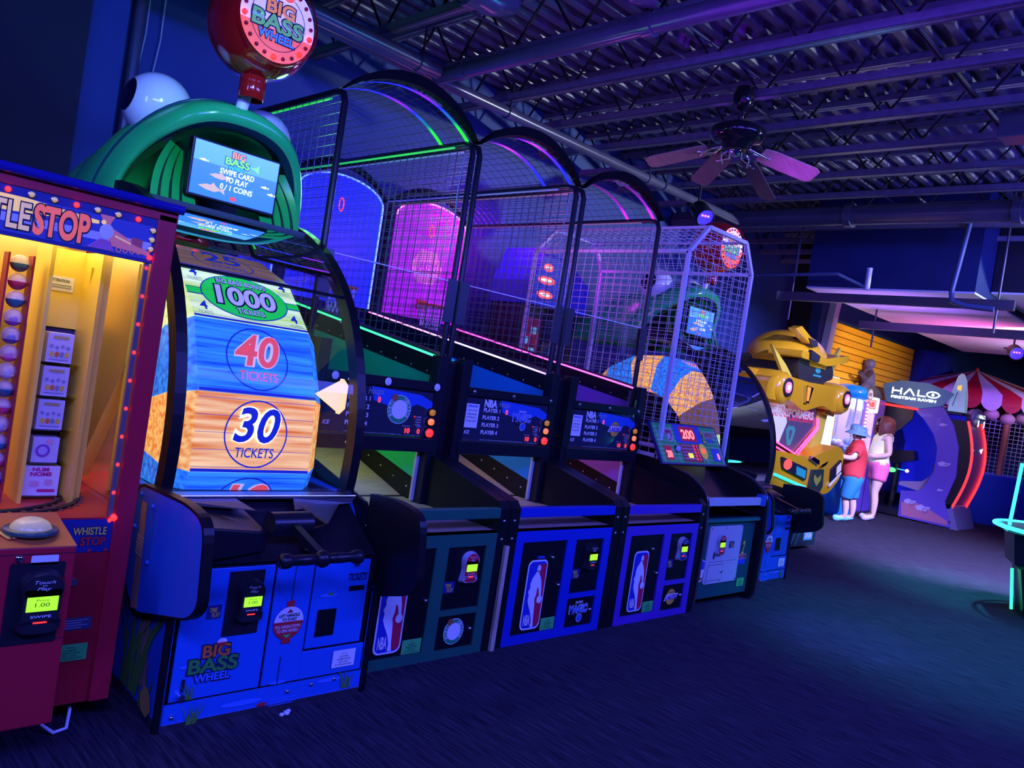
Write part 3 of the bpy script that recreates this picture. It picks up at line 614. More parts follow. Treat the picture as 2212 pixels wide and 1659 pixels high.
    F = FY(.904, xc, 2.03); g = MB(); g.drect(F, -.195, -.115, .195, .115, SCRB, .001); g.dpoly(F, [(-.195, .03), (.195, .03), (.195, .115), (-.195, .115)], SCRB2, .0015)
    logo_bass(g, F, .0, .062, .12, SCRO, SCRG, SCRC, .003, M('screen_ink', (.0, .02, .15), .4)); g.dpoly(F, [(.06, .06), (.085, .062), (.1, .078), (.1, .04), (.085, .052)], SCRG, .003)
    for tx, x0, x1, y0 in (('SWIPE CARD', -.075, .085, .0), ('TO PLAY', -.045, .06, -.032), ('0 / 1 COINS', -.065, .085, -.066)): g.dtext(F, tx, x0, y0, x1, y0 + .024, LITW, .003, .012, .1)
    for x, y, s_, m in ((-.15, .035, .022, SCRY), (.14, -.01, .022, SCRY), (.175, -.035, .022, SCRY), (-.07, -.018, .05, SCRF), (-.1, -.075, .062, SCRF)): fish_shape(g, F, x, y, s_, m, .002)
    g.dell(F, .0, -.098, .016, .01, SEGR, .003); g.build('screen_image', sc)
    for s_ in (-1, 1):
        e = MB().ell((xc + s_ * .25, 1.25, 2.30), (.15, .15, .15), EYEW, 28, 18).build('eye', head)
        d = Vector((s_ * .985, -.06, .12)).normalized(); g = MB(); rows2 = []
        u = d.cross(Vector((0, 0, 1))).normalized(); v = u.cross(d)
        for k in range(5):
            th = .52 * k / 4; rows2.append([(xc + s_ * .25 + (d.x * math.cos(th) + (u.x * math.cos(p) + v.x * math.sin(p)) * math.sin(th)) * .152, 1.25 + (d.y * math.cos(th) + (u.y * math.cos(p) + v.y * math.sin(p)) * math.sin(th)) * .15, 2.30 + (d.z * math.cos(th) + (u.z * math.cos(p) + v.z * math.sin(p)) * math.sin(th)) * .15) for p in [2 * PI * j / 20 for j in range(21)]])
        g.grid(rows2, M('pupil', (.004, .004, .02), .1)); g.build('pupil', e)
    # ---- bobber topper
    bz, by = 2.685, .87
    MB().tube([(xc - .02, by + .06, 2.27), (xc, by + .02, 2.47)], .027, M('white_post', (.75, .72, .8), .35), 14).build('topper_post', t)
    bob = MB().lathe([(.052, -.315), (.056, -.31), (.056, -.21), (.04, -.2)], (xc, by, bz), BOBR, 24)
    cut = math.asin(.15 / .225); prof = [(.225 * math.cos(a), .225 * math.sin(a)) for a in [-cut + (PI / 2 + cut) * i / 20 for i in range(21)]]
    bob.lathe(prof, (xc, by, bz), BOBR, 40, 'y'); bob.build('bobber', t)
    fy = by - .155; F = FY(fy, xc, bz); g = MB(); r_ = .17
    g.lathe([(.0, 0), (r_, 0), (r_, .05), (.0, .05)], (xc, fy, bz), BOBR, 40, 'y', False)
    al = -.22
    g.dpoly(F, [(r_ * math.cos(a), r_ * math.sin(a)) for a in [-PI - al + (PI + 2 * al) * i / 30 for i in range(31)]], LENSR, .002)
    g.dpoly(F, [(r_ * math.cos(a), r_ * math.sin(a)) for a in [al + (PI - 2 * al) * i / 30 for i in range(31)]], LENSW, .002)
    g.dring(F, 0, 0, .125, .125, .003, DARKP, .003); logo_bass(g, F, 0, -.01, .25, LOGO_O, LOGO_G, LOGO_B, .005); g.dell(F, .03, .115, .03, .024, LENSW, .005); g.dpoly(F, [(0, .115), (.06, .115), (.05, .098), (.03, .091), (.01, .098)], LENSR, .006)
    fc = g.build('lit_face', t, seg=1)
    for k in range(22):
        a = PI / 2 - 2 * PI * k / 22; lit = k in (1, 6, 8, 11, 16, 20)
        MB().ell((xc + .152 * math.cos(a), fy - .006, bz + .152 * math.sin(a)), .013 if lit else .009, REDLED if lit else M('unlit_red', (.35, .01, .03), .3), 10, 6).build('marquee_bulb', fc)
    MB().ell((xc, fy, bz), (.185, .09, .185), CLEAR, 30, 16).build('clear_cover', t)
    return t
bass = prize_wheel()
b2 = copy_tree(bass); b2.location = (1.17 + 4.46, 2.58 + .396, 0); b2['label'] = 'second fish head prize wheel game seen through the white cage beside the yellow cabinet'
for c_ in kids(b2):
    if c_.name.startswith('wheel') and kids(c_):      # the far wheel stopped two segments further on
        th = math.radians(45); c_.rotation_euler.x = th; cv = Vector((0, 1.14, .911)); c_.location = cv - Matrix.Rotation(th, 3, 'X') @ cv
bass['group'] = b2['group'] = 'fish head prize wheel games'
# ------------------------------------------------------------------ basketball games
TAN = noise_mat('ball_tray_wood', (.30, .22, .19), (.38, .28, .24), (3, 12, 3), 3, .42)
def nba_logo(b, F, x0, y0, x1, y1):
    w_, h = x1 - x0, y1 - y0; q = lambda pts: [(x0 + a * w_, y0 + c * h / 2.35) for a, c in pts]
    b.drr(F, x0, y0, x1, y1, w_ * .22, WHITE, .003)
    inn = rrect(x0 + w_ * .06, y0 + w_ * .06, x1 - w_ * .06, y1 - w_ * .06, w_ * .18); b.dpoly(F, inn, M('logo_navy', (.01, .03, .42), .5), .0042)
    b.dpoly(F, q([(.5, 2.2), (.94, 2.2), (.94, .2), (.86, .1), (.5, .1), (.52, .9)]), M('logo_crimson', (.55, .015, .06), .5), .0052)
    body = [(.47, 1.98), (.40, 1.88), (.28, 1.74), (.22, 1.56), (.24, 1.42), (.16, 1.3), (.22, 1.18), (.2, 1.0), (.28, .82), (.38, .66), (.48, .45), (.52, .25), (.5, .08), (.66, .08), (.62, .3), (.6, .6), (.58, .85), (.54, 1.02), (.60, 1.2), (.60, 1.42), (.68, 1.36), (.74, 1.12), (.84, 1.12), (.82, 1.36), (.76, 1.62), (.68, 1.78), (.6, 1.88), (.61, 1.98)]
    b.dpoly(F, q(body), WHITE, .0062); b.dell(F, x0 + .55 * w_, y0 + 2.06 * h / 2.35, w_ * .095, w_ * .125, WHITE, .0062); b.dell(F, x0 + .78 * w_, y0 + 1.0 * h / 2.35, w_ * .13, w_ * .14, WHITE, .0066)
    b.dtext(F, 'NBA', x0 + .12 * w_, y0 + .16 * h / 2.35, x0 + .46 * w_, y0 + .52 * h / 2.35, WHITE, .0066, .03)
def team_logo(b, F, k, x, y, s, bright=False):
    if k == 0:
        g = M('celtic_green', (.01, .35, .12), .5); b.dell(F, x, y, s, s, WHITE, .003); b.dell(F, x, y, s * .95, s * .95, g, .004); b.dell(F, x, y, s * .66, s * .66, WHITE, .005)
        b.darc(F, 'BOSTON', x, y, s * .8, s * .8, PI * 1.22, PI * .62, s * .22, WHITE, .005, .02); b.darc(F, 'CELTICS', x, y, s * .8, s * .8, PI * .38, -PI * .22, s * .22, WHITE, .005, .02)
        b.dell(F, x - s * .5, y + s * .78, s * .26, s * .26, M('ball_brown', (.35, .12, .04), .5), .006)
    elif k == 1:
        c = M('magic_blue', (.02, .12, .5), .5); b.dtexto(F, 'MAGIC', x - s, y - s * .1, x + s, y + s * .5, c, WHITE, s * .04, .003, .03); b.dtext(F, 'ORLANDO', x - s * .42, y + s * .62, x + s * .42, y + s * .8, WHITE, .003, .02)
        b.dell(F, x + s * .2, y - s * .48, s * .32, s * .32, WHITE, .003); b.dell(F, x + s * .2, y - s * .48, s * .28, s * .28, c, .004); b.dpoly(F, [(x - s * .9, y - s * .2), (x - s * .1, y - s * .2), (x - s * .1, y - s * .42)], DARKP, .004)
    else:
        g = M('laker_gold', (.75, .45, .06), .5); p = M('laker_purple', (.13, .03, .3), .5); b.dell(F, x - s * .05, y, s * .68, s * .68, g, .003); b.dring(F, x - s * .05, y, s * .68, s * .68, s * .05, M('ball_seam', (.5, .25, .02), .5), .004)
        b.dpoly(F, [(x - s * 1.05, y - s * .3), (x - s * .75, y + s * .25), (x + s, y + s * .25), (x + s * .85, y - s * .1)], WHITE, .0045); b.dtext(F, 'LAKERS', x - s * .85, y - s * .22, x + s * .9, y + s * .2, p, .0058, .04, .2); b.dtext(F, 'LOS ANGELES', x - s * .45, y + s * .34, x + s * .35, y + s * .44, p, .0045, .02)

WIRE = M('cage_wire', (.10, .10, .12), .35, .3)
def hoops(k):
    nm = ('green', 'blue', 'purple')[k]
    base = M('hoop_green', (.015, .13, .075), .35) if k == 0 else M('hoop_blue', (.01, .03, .42), .3, coat=.3) if k == 1 else M('hoop_purple', (.09, .03, .42), .3, coat=.3)
    inner = [M('inner_green', (.01, .50, .20), .4), M('inner_blue', (.01, .22, .70), .4), M('inner_purple', (.24, .10, .55), .4)][k]
    team = ('Boston Celtics', 'Orlando Magic', 'Los Angeles Lakers')[k]
    lab = ['green basketball arcade game with round Celtics logo next to the fish head wheel', 'blue basketball arcade game with Magic logo, middle one of the three hoops', 'purple basketball arcade game with Lakers logo beside the white football cage'][k]
    XL = 1.925 + .903 * k; t = thing('basketball_game', lab, 'arcade game', (XL, 2.72, 0), 'basketball hoop games in the row')
    cx0 = (.045, .012, .0)[k]
    # base
    MB().box(.068, .83, .03, 1.3, 0.02, .575, BLACK).build('base_cabinet', t)
    fr = MB()
    for x0, x1, z0, z1 in ((.066, .122, 0, .592), (.46, .534, 0, .592), (.77, .831, 0, .592), (.122, .46, 0, .047), (.122, .46, .527, .592), (.534, .77, 0, .04), (.534, .77, .201, .229), (.534, .77, .525, .592)):
        fr.box(x0, x1, 0, .03, z0, z1, base)
    fr.build('front_frame', t)
    d = MB().box(.122, .46, .010, .03, .047, .527, BLACK).build('access_door', t); F = FY(.010); g = MB(); nba_logo(g, F, .19, .066, .338, .43); g.build('league_logo', d); g = MB(); permit(g, F, .347, .05, .455, .115, LABEL_G); g.build('permit_sticker', d)
    MB().box(.25, .30, .003, .010, .438, .448, BLUEP if k == 1 else BLACKM).build('door_handle', d)
    for x, z in ((.443, .285), (.365, .437)): MB().lathe([(.0, -.012), (.009, -.012), (.01, 0)], (x, .010, z), STEEL, 12, 'y').build('lock', d)
    d = MB().box(.534, .77, .010, .03, .229, .525, BLACK).build('reader_door', t); F = FY(.010)
    r = MB(); body = [M('reader_shell', (.5, .5, .55), .3), READB, M('reader_silver', (.35, .35, .38), .3)][k]; face = [M('reader_red', (.55, .02, .05), .35), M('reader_face', (.02, .02, .025), .3), M('reader_navy', (.02, .03, .15), .35)][k]
    card_reader(r, F, .68, .425, .155, body, face, False); r.build('card_reader', d); g = MB(); time_play(g, F, .54, .308, .607, .362); g.build('time_sticker', d)
    d = MB().box(.534, .77, .010, .03, .04, .201, BLACK).build('lower_door', t); g = MB(); team_logo(g, FY(.010), k, .645, .12, (.062, .075, .075)[k]); g.build('printed_graphics', d)
    MB().lathe([(.0, -.012), (.009, -.012), (.01, 0)], (.745, .010, .122), STEEL, 12, 'y').build('lock', d)
    MB().box(.066, .831, -.002, .035, .655, .705, base).build('front_bar', t, bevel=.003)
    # ball tray and ramp
    b = MB(); b.box(.066, .831, .0, .78, .585, .592, TAN); b.add([(.066, .78, .592), (.831, .78, .592), (.831, 1.55, .80), (.066, 1.55, .80)], [(0, 1, 2, 3)], TAN); b.box(.066, .831, .776, .784, .592, .598, BLACK); b.build('ball_ramp', t)
    # side walls
    side = [(0, 0), (0, .70), (.03, .735), (.64, .87), (.64, 1.36), (2.75, 1.655), (2.75, 0)]
    for x0, x1, xi in ((.0 if k else .05, .066, .067), (.831, .897, .830)):
        p = MB().prism(side, x0, x1, 'x', BLACK).build('side_panel', t)
        ip = MB(); e = .001 if xi < .4 else -.001
        ip.add([(xi, .66, .70), (xi, 1.55, .90), (xi, 2.7, .92), (xi, 2.7, 1.54), (xi, .66, 1.28)], [(0, 1, 2, 3, 4)], inner); ip.build('inner_panel', p)
        st = MB(); st.add([(xi + e, .63, .60), (xi + e, .80, .60), (xi + e, 1.55, .81), (xi + e, 1.55, .90), (xi + e, .63, .68)], [(0, 1, 2, 3, 4)], BLACK); st.build('ramp_rail', p)
        rl = MB(); rl.add([(xi + e * 2, .63, 1.27), (xi + e * 2, 2.7, 1.555), (xi + e * 2, 2.7, 1.655), (xi + e * 2, .63, 1.37)], [(0, 1, 2, 3)], BLACK); rl.build('led_channel', p)
        bb = MB()
        for i in range(9): bb.ell((xi + e * 3, .72 + i * .15, 1.30 + i * .0207), .006, STEEL, 6, 4); bb.ell((xi + e * 3, .75 + i * .13, .655 + i * .033), .006, STEEL, 6, 4)
        bb.build('bolts', p, kind='stuff')
        for z in (.55, .64): MB().lathe([(.0, -.004), (.008, -.003), (.009, 0)], ((x0 + x1) / 2, 0, z), STEEL, 10, 'y').build('screw', p)
    # posts and scoreboard
    for x0, x1 in ((.065, .13), (.80, .862)):
        MB().box(x0, x1, .585, .66, .58, 1.39, BLACKM).build('scoreboard_post', t, bevel=.003)
    MB().box(.78, .80, .64, .655, .60, .88, M('grey_conduit', (.45, .45, .5), .5)).build('cable_cover', t)
    sb = MB().box(.12, .832, .60, .64, .95, 1.20, M('scoreboard_face', (.03, .035, .06), .1, coat=.6)).build('scoreboard', t)
    F = FY(.599); g = MB()
    g.dpoly(F, [(.40, 1.19), (.72, 1.17), (.82, 1.13), (.80, 1.09), (.7, 1.12), (.6, 1.08), (.42, 1.12)], M('board_blue', (.02, .10, .5), .4), .001)
    g.dtext(F, 'NBA', .27, 1.142, .37, 1.188, WHITE, .003, .05); g.dtext(F, 'Hoops', .38, 1.14, .475, 1.185, M('script_grey', (.35, .4, .45), .5), .003, .0, .4)
    for i in range(4): g.dtext(F, 'PLAYER %d' % (i + 1), .27, 1.115 - i * .042, .40, 1.138 - i * .042, WHITE, .003, .03)
    g.dtext(F, '0', .445, 1.11, .462, 1.14, REDSEG, .003, .03); team_logo(g, F, k, .585, 1.085, .075)
    if k:
        g.drect(F, .135, 1.02, .235, 1.155, WHITE, .002); g.dtext(F, 'INSTRUCTIONS', .15, 1.135, .22, 1.148, BLUEP, .004, .02)
        for i, tx in enumerate(('1. Insert Coin(s)', '2. Select Number', 'of Players', '3. Press START')): g.dtext(F, tx, .148, 1.112 - i * .02, .222, 1.124 - i * .02, DARKP, .004)
    g.dtext(F, 'ICE', .145, .985, .185, 1.005, WHITE, .003, .03, .2)
    for i, tx in enumerate(('1 PLAYER', '2 PLAYER', '3 PLAYER', '4 PLAYER')): g.dtext(F, tx, .70, 1.05 - i * .014, .735, 1.058 - i * .014, WHITE, .003); g.dell(F, .692, 1.054 - i * .014, .003, .003, REDLED if i == 0 else REDP, .003)
    g.dtext(F, '10', .64, .965, .672, .992, REDSEG, .003, .03); g.dtext(F, '0', .72, .965, .738, .992, REDSEG, .003, .03); g.dtext(F, 'BASKETS TO WIN', .62, 1.0, .67, 1.005, WHITE, .003); g.dtext(F, 'TICKETS', .71, 1.0, .745, 1.005, WHITE, .003)
    g.dtext(F, 'MFD. BY INNOVATIVE CONCEPTS IN ENTERTAINMENT INC.     www.icegame.com', .27, .953, .74, .958, WHITE, .003)
    g.build('printed_graphics', sb)
    for z, m, r_ in ((1.085, M('amber_button', (.7, .3, .02), .3, 0, .35, (.9, .35, .02)), .017), (1.035, M('orange_button', (1, .25, .06), .3, 0, 1.0 if k != 1 else .35, (1, .22, .05)), .018), (.975, M('red_button', (1, .05, .03), .3, 0, 1.3, (1, .035, .025)), .023)):
        bt = MB().lathe([(r_ * 1.35, 0), (r_ * 1.35, -.008), (r_, -.010), (r_ * .95, -.022), (.0, -.024)], (.795, .598, z), BLACK, 18, 'y')
        bt.lathe([(r_ * 1.0, -.0105), (r_ * .96, -.0225), (.0, -.0246)], (.795, .598, z), m, 18, 'y'); bt.dtext(FY(.5735), '1-4' if r_ < .02 else 'START', .795 - r_ * .5, z - r_ * .22, .795 + r_ * .5, z + r_ * .22, REDP, .0005); bt.build('start_button' if r_ > .02 else 'select_button', sb)
    MB().box(.10, .832, .575, .65, .872, .945, BLACKM).build('lower_crossbar', t, bevel=.003)
    rl = MB().box(.12, .832, .58, .62, 1.198, 1.245, BLACKM).build('upper_rail', t)
    for x in (.17, .48, .80): MB().lathe([(.0, -.004), (.006, -.004), (.009, -.003), (.012 if k else .02, 0)], (x, .58, 1.222), STEEL if k else WHITE, 14, 'y').build('washer', rl)
    MB().box(.12, .832, .60, .606, 1.245, 1.36, CLEAR2).build('upper_glass', t)
    # cage
    cw = .855; y0, y1 = .68, 2.75; ztop = 2.563
    rail = lambda y: 1.385 + (y - .66) * .139
    for sd, x in ((1, cx0 + .018), (-1, cx0 + cw - .018)):
        p = MB().tube([(x, y0, 1.33), (x, y0, ztop - .06), (x, y0 + .02, ztop - .015), (x, y0 + .07, ztop), (x, y1, ztop), (x, y1, rail(y1))], .0165, BLACKM, 10).build('cage_post', t)
        MB().tube([(x, y0, rail(y0)), (x, y1, rail(y1))], .012, BLACKM, 6).build('lower_rail', p)
        b = MB()
        for i in range(1, 31):
            yy = y0 + (y1 - y0) * i / 31; b.tube([(x, yy, rail(yy)), (x, yy, ztop)], .0017, WIRE, 4)
        for i in range(1, 23):
            zz = ztop - 1.17 * i / 23; ye = min(y1, .66 + (zz - 1.385) / .139); b.tube([(x, y0, zz), (x, max(y0 + .02, ye), zz)], .0017, WIRE, 4)
        b.build('wire_mesh', p, kind='stuff')
        MB().box(min(x - .015 * sd, x + .05 * sd), max(x - .015 * sd, x + .05 * sd), y0 - .025, y0 - .017, 1.575, 1.81, DKMET).build('hinge_plate', p)
    MB().box(cx0 + .04, cx0 + cw - .04, y0 - .012, y0 - .006, 1.60, 1.80, CLEAR2).build('front_acrylic', t)
    MB().box(cx0 + .04, cx0 + cw - .04, y0 - .013, y0 - .005, 1.797, 1.801, M('acrylic_edge', (.5, .6, 1), .2, 0, .35, (.25, .25, 1))).build('acrylic_edge', t)
    xm = cx0 + cw / 2; hw = cw / 2; rise = .155; Rr = (hw * hw + rise * rise) / (2 * rise); zc = ztop + rise - Rr; am = math.asin(hw / Rr)
    arc = lambda f, d=0: (xm - (Rr + d) * math.sin(am * (1 - 2 * f)), zc + (Rr + d) * math.cos(am * (1 - 2 * f)))
    ro = rise + .055; R2 = (hw * hw + ro * ro) / (2 * ro); a2 = math.asin(hw / R2); arco = lambda f: (xm - R2 * math.sin(a2 * (1 - 2 * f)), ztop + ro - R2 + R2 * math.cos(a2 * (1 - 2 * f)))
    for yy, ww, nm2 in ((y0 - .02, .05, 'front_arch'), (y1 - .02, .03, 'rear_arch')):
        MB().prism([arco(i / 24) for i in range(25)] + [arc(1 - i / 24, 0) for i in range(25)], yy, yy + ww, 'y', M('arch_black', (.003, .003, .004), .7, spec=.1)).build(nm2, t)
    b = MB()
    for i in range(1, 15): x, z = arc(i / 15); b.tube([(x, y0, z), (x, y1, z)], .0017, WIRE, 4)
    for j in range(1, 31): b.tube([(arc(i / 14)[0], y0 + (y1 - y0) * j / 31, arc(i / 14)[1]) for i in range(15)], .0017, WIRE, 4)
    b.build('roof_wire_mesh', t, kind='stuff')
    G, Bl, Pu, Pk, Dk = (.02, 1, .05), (.02, .03, 1), (.28, .02, 1), (1, .1, .9), (.02, .01, .06)
    stops = [[(0, Dk), (.15, Bl), (.45, Bl), (.6, Pu), (.72, Bl), (.84, (.01, .2, .25)), (.9, G), (1, G)], [(0, Dk), (.35, Dk), (.45, Pu), (.55, (.7, .05, .9)), (.7, (.15, .02, .7)), (.85, Bl), (1, Bl)], [(0, Dk), (.5, (.1, .01, .2)), (.85, (.25, .02, .5)), (.9, (.6, .03, .9)), (1, (.8, .03, .9))]][k]
    LE = ramp_emit('arch_led_' + nm, stops, 0, 1.3, cw, cx0)
    for yy in (y0 + .045, y0 + .27):
        b = MB(); b.grid([[(arc(i / 40, -.004)[0], y, arc(i / 40, -.004)[1]) for y in (yy, yy + .028)] for i in range(1, 40)], LE); b.build('arch_led_strip', t)
    c_r = [[(0, (.05, 1, .35)), (1, (.02, 1, .12))], [(0, (.45, .2, 1)), (.2, (.9, .75, 1)), (.45, (.6, .4, 1)), (.6, (1, .3, .8)), (1, (1, .2, .7))], [(0, (1, .12, .9)), (1, (1, .08, .85))]][k]
    c_l = [[(0, (.02, .3, 1)), (1, (.02, .35, 1))], [(0, (.02, .3, 1)), (1, (.02, .3, 1))], [(0, (.6, .3, 1)), (1, (.6, .3, 1))]][k]
    for x, cc, s_ in ((cx0 + cw - .035, c_r, 'r'), (cx0 + .035, c_l, 'l')):
        m_ = ramp_emit('rail_led_%s_%s' % (nm, s_), cc, 1, 2.8 if s_ == 'r' else .8, 2.1, .66)
        MB().tube([(x, .66, rail(.66) - .008), (x, y1 - .05, rail(y1 - .05) - .008)], .0065, m_, 6).build('rail_led_strip', t)
    for x in (cx0 + .03, cx0 + cw - .03):
        m_ = M(['beam_led_green', 'beam_led_violet', 'beam_led_plum'][k], (.1, .5, .1), .5, 0, [.55, .5, .35][k], [(.03, .8, .1), (.12, .04, .9), (.4, .03, .5)][k])
        MB().box(x - .006, x + .006, y0 + .15, y1 - .1, ztop - .02, ztop - .012, m_).build('beam_led_strip', t)
    # backboard, rim and net
    yb = 2.70; bw0, bw1 = xm - .375, xm + .375
    bp = [(bw0, 1.68), (bw1, 1.68), (bw1, 2.48)] + [(xm + .375 * math.cos(a), 2.48 + .165 * math.sin(a)) for a in [PI * i / 16 for i in range(1, 16)]] + [(bw0, 2.48)]
    col = [(.02, .02, .9), (.015, .02, 1), (.62, .02, .78)][k]
    bd = MB().prism(bp, yb, yb + .012, 'y', M('edge_lit_board_' + nm, col, .3, 0, [.6, 1.0, .42][k], col)).build('backboard', t)
    edge = MB().tube([(p[0], yb - .006, p[1]) for p in bp[1:]], .007, M('board_led_' + nm, (1, 1, 1), .4, 0, [2.0, 3.0, 2.4][k], [(.06, .16, 1), (.06, .16, 1), (1, .2, .75)][k]), 6); edge.build('edge_led', bd)
    g = MB(); F = FY(yb - .002); g.dtext(F, '0', xm - .024, 2.37, xm + .024, 2.48, REDSEG, .003, .0)
    if k == 2: g.dring(F, xm, 2.12, .17, .16, .16, M('board_mark', (.9, .3, .6), .5, 0, .4, (1, .2, .45)), .003, 6); g.dtext(F, 'LAKERS', xm - .11, 2.08, xm + .11, 2.16, M('edge_lit_board_' + nm), .005, .03)
    g.build('board_graphics', bd)
    rm = MB().tube([(xm + .13 * math.cos(a), yb - .16 + .13 * math.sin(a), 1.80) for a in [2 * PI * i / 24 for i in range(24)]], .008, M('rim_orange', (.9, .15, .02), .4), 8, True); rm.box(xm - .05, xm + .05, yb - .03, yb, 1.76, 1.84, M('rim_orange')); rm = rm.build('rim', t)
    b = MB()
    for i in range(16):
        a = 2 * PI * i / 16
        for sg in (1, -1): b.tube([(xm + r_ * math.cos(a + sg * q), yb - .16 + r_ * math.sin(a + sg * q), z) for r_, q, z in ((.13, 0, 1.80), (.105, .2, 1.73), (.085, .4, 1.66), (.08, .6, 1.60))], .003, M('net_white', (.8, .8, .85), .7), 4)
    b.build('net', rm, kind='stuff')
    MB().tube([(cx0 + cw - .045, y0 + .03, 2.5), (cx0 + cw - .06, y0 + .03, 2.3), (cx0 + cw - .05, y0 + .03, 2.1), (cx0 + cw - .05, y0 + .03, 1.85)], .004, M('grey_cable'), 5).build('loose_cable', t)
    point('hoop_%s_lamp' % nm, (XL + .45, 2.72 + 1.3, 2.2), [(.2, 1, .4), (.4, .25, 1), (.9, .15, .95)][k], [9, 9, 7][k], .12)  # unseen fill added inside the cage to brighten panels and mesh
    spot('hoop_%s_ramp_lamp' % nm, (XL + .45, 2.72 + 1.0, 1.28), (XL + .45, 2.72 + .85, .6), [(.8, 1, .35), (1, .75, .6), (1, .42, .42)][k], 9, 130, .8, .05)  # unseen fill added behind the scoreboard to brighten the ramp
    return t
for k in range(3): hoops(k)
tag(MB().box(2.806, 2.832, 2.700, 2.717, 0.0, .52, noise_mat('raw_strip', (.45, .36, .22), (.6, .5, .35), (8, 8, 2), 3, .5)).build('wood_strip'), 'thin pale strip of wood standing between the green and blue hoop bases', 'strip')
# ------------------------------------------------------------------ football throwing game
WFR = M('white_frame', (.62, .62, .68), .4)
def football():
    t = thing('football_game', 'dark green football throwing game with white wire cage and 200 score display', 'arcade game', (4.62, 2.75, 0))
    DG = M('nfl_green', (.012, .09, .085), .4)
    MB().box(.03, .78, .02, 1.3, .05, .585, DG).build('base_cabinet', t, bevel=.004)
    MB().box(.033, .79, -.01, .03, .578, .60, M('teal_edge', (.04, .22, .24), .3, .5)).build('top_edge', t); MB().box(.03, .78, .03, .9, .59, .60, BLACK).build('ball_tray', t)
    side = rpoly([(1.4, 0), (1.4, .93), (.45, .93), (.12, .86), (-.02, .76), (-.035, .5), (-.03, .0)], .09, 5)
    for x0, x1 in ((.010, .032), (.795, .86)):
        p = MB().prism(side, x0, x1, 'x', BLACK).build('side_panel', t, bevel=.008)
        MB().tube([((x0 + x1) / 2, y - .004, z) for y, z in side if y < .2], .009, M('t_moulding', (.05, .05, .06), .12), 6).build('t_moulding', p)
    for x, y in ((.58, .15), (.68, .18), (.1, .15)): MB().lathe([(.0, .05), (.02, .05), (.025, .02), (.02, .0), (.0, 0)], (x, y, 0), STEEL, 10).build('levelling_foot', t)
    MB().box(.035, .74, -.02, .01, .69, .745, M('satin_bar', (.6, .65, .7), .3, .2)).build('front_bar', t, bevel=.003); MB().box(.735, .80, -.025, .02, .685, .765, M('bar_bracket', (.02, .08, .4), .3)).build('bar_bracket', t)
    MB().add([(.02, .02, .74), (.79, .02, .60), (.79, .5, .9), (.02, .5, .9)], [(0, 1, 2, 3)], BLACK).build('ball_chute', t)
    F = FY(.02); pl = MB().prism(rrect(.17, .15, .60, .545, .02), .012, .02, 'y', M('coin_plate', (.50, .50, .55), .35)).build('coin_plate', t)
    g = MB(); F = FY(.0115); g.drect(F, .2, .17, .4, .28, DKMET, .0005); g.drect(F, .203, .173, .397, .277, M('coin_plate'), .001); g.drect(F, .2, .30, .4, .302, DKMET, .001); g.drect(F, .43, .3, .57, .302, DKMET, .001); g.drr(F, .25, .32, .27, .37, .004, DARKP, .001)
    gt = MB(); time_play(gt, F, .44, .39, .50, .435); gt.build('time_sticker', pl)
    g.build('plate_doors', pl)
    for x in (.19, .37, .58):
        for z in (.165, .53): MB().dell(F, x, z, .005, .005, BLACK, .0015, 8).build('screw', pl)
    MB().lathe([(.0, -.008), (.008, -.008), (.009, 0)], (.38, .012, .23), CHROME, 12, 'y').build('lock', pl)
    r = MB(); card_reader(r, FY(.012), .31, .42, .15, M('reader_silver', (.35, .35, .38), .3), M('reader_red', (.55, .02, .05), .35), False); r.build('card_reader', t)
    g = MB(); F = FY(.0195); q = lambda pts, x, y, s: [(x + a * s, y + c * s) for a, c in pts]
    sh = [(-.5, .45), (-.25, .55), (0, .48), (.25, .55), (.5, .45), (.48, .1), (.4, -.35), (.15, -.45), (0, -.6), (-.15, -.45), (-.4, -.35), (-.48, .1)]
    g.dpoly(F, q(sh, .095, .235, .16), WHITE, .002); g.dpoly(F, q([(-.46, .42), (-.25, .51), (0, .44), (.25, .51), (.46, .42), (.45, .12), (-.45, .12)], .095, .235, .16), BLUEP, .003); g.dtext(F, 'NFL', .037, .185, .153, .245, REDP, .0045, .05); g.build('league_logo', t); g = MB()
    g.dtexto(F, '2', .63, .33, .67, .43, YELP, DARKP, .004, .002, .03, .2); g.dtexto(F, 'MINUTE DRILL', .605, .30, .72, .33, REDP, WHITE, .003, .003, .03); g.dpoly(F, [(.6, .26), (.71, .26), (.70, .3), (.61, .3)], BLUEP, .002); g.build('title_sticker', t); g = MB()
    permit(g, F, .63, .10, .73, .16, LABEL_G); g.build('permit_sticker', t)
    # score panel
    o, v = Vector((0, .33, .915)), Vector((0, .155, .25)); F = Frame(o, (1, 0, 0), v); H = v.length; n = F.n
    pb = MB(); fld = M('field_green', (.01, .28, .07), .4, 0, .12, (.01, .3, .07)); X0, X1 = -.03, .785
    pb.add([F.p(x, y, d) for d in (-.02, 0) for x, y in ((X0 - .015, -.012), (X1 + .015, -.012), (X1 + .015, H + .012), (X0 - .015, H + .012))], [(0, 3, 2, 1), (4, 5, 6, 7), (0, 1, 5, 4), (1, 2, 6, 5), (2, 3, 7, 6), (3, 0, 4, 7)], M('panel_navy', (.01, .02, .12), .4))
    pb = pb.build('score_panel', t); g = MB(); g.drect(F, X0, 0, X1, H, fld, .001)
    for i in range(1, 9): g.drect(F, X0, H * i / 9, X1, H * i / 9 + .002, WHITE, .002)
    for x in (.0, .19, .55, .77): g.drect(F, x, 0, x + .003, H, WHITE, .002)
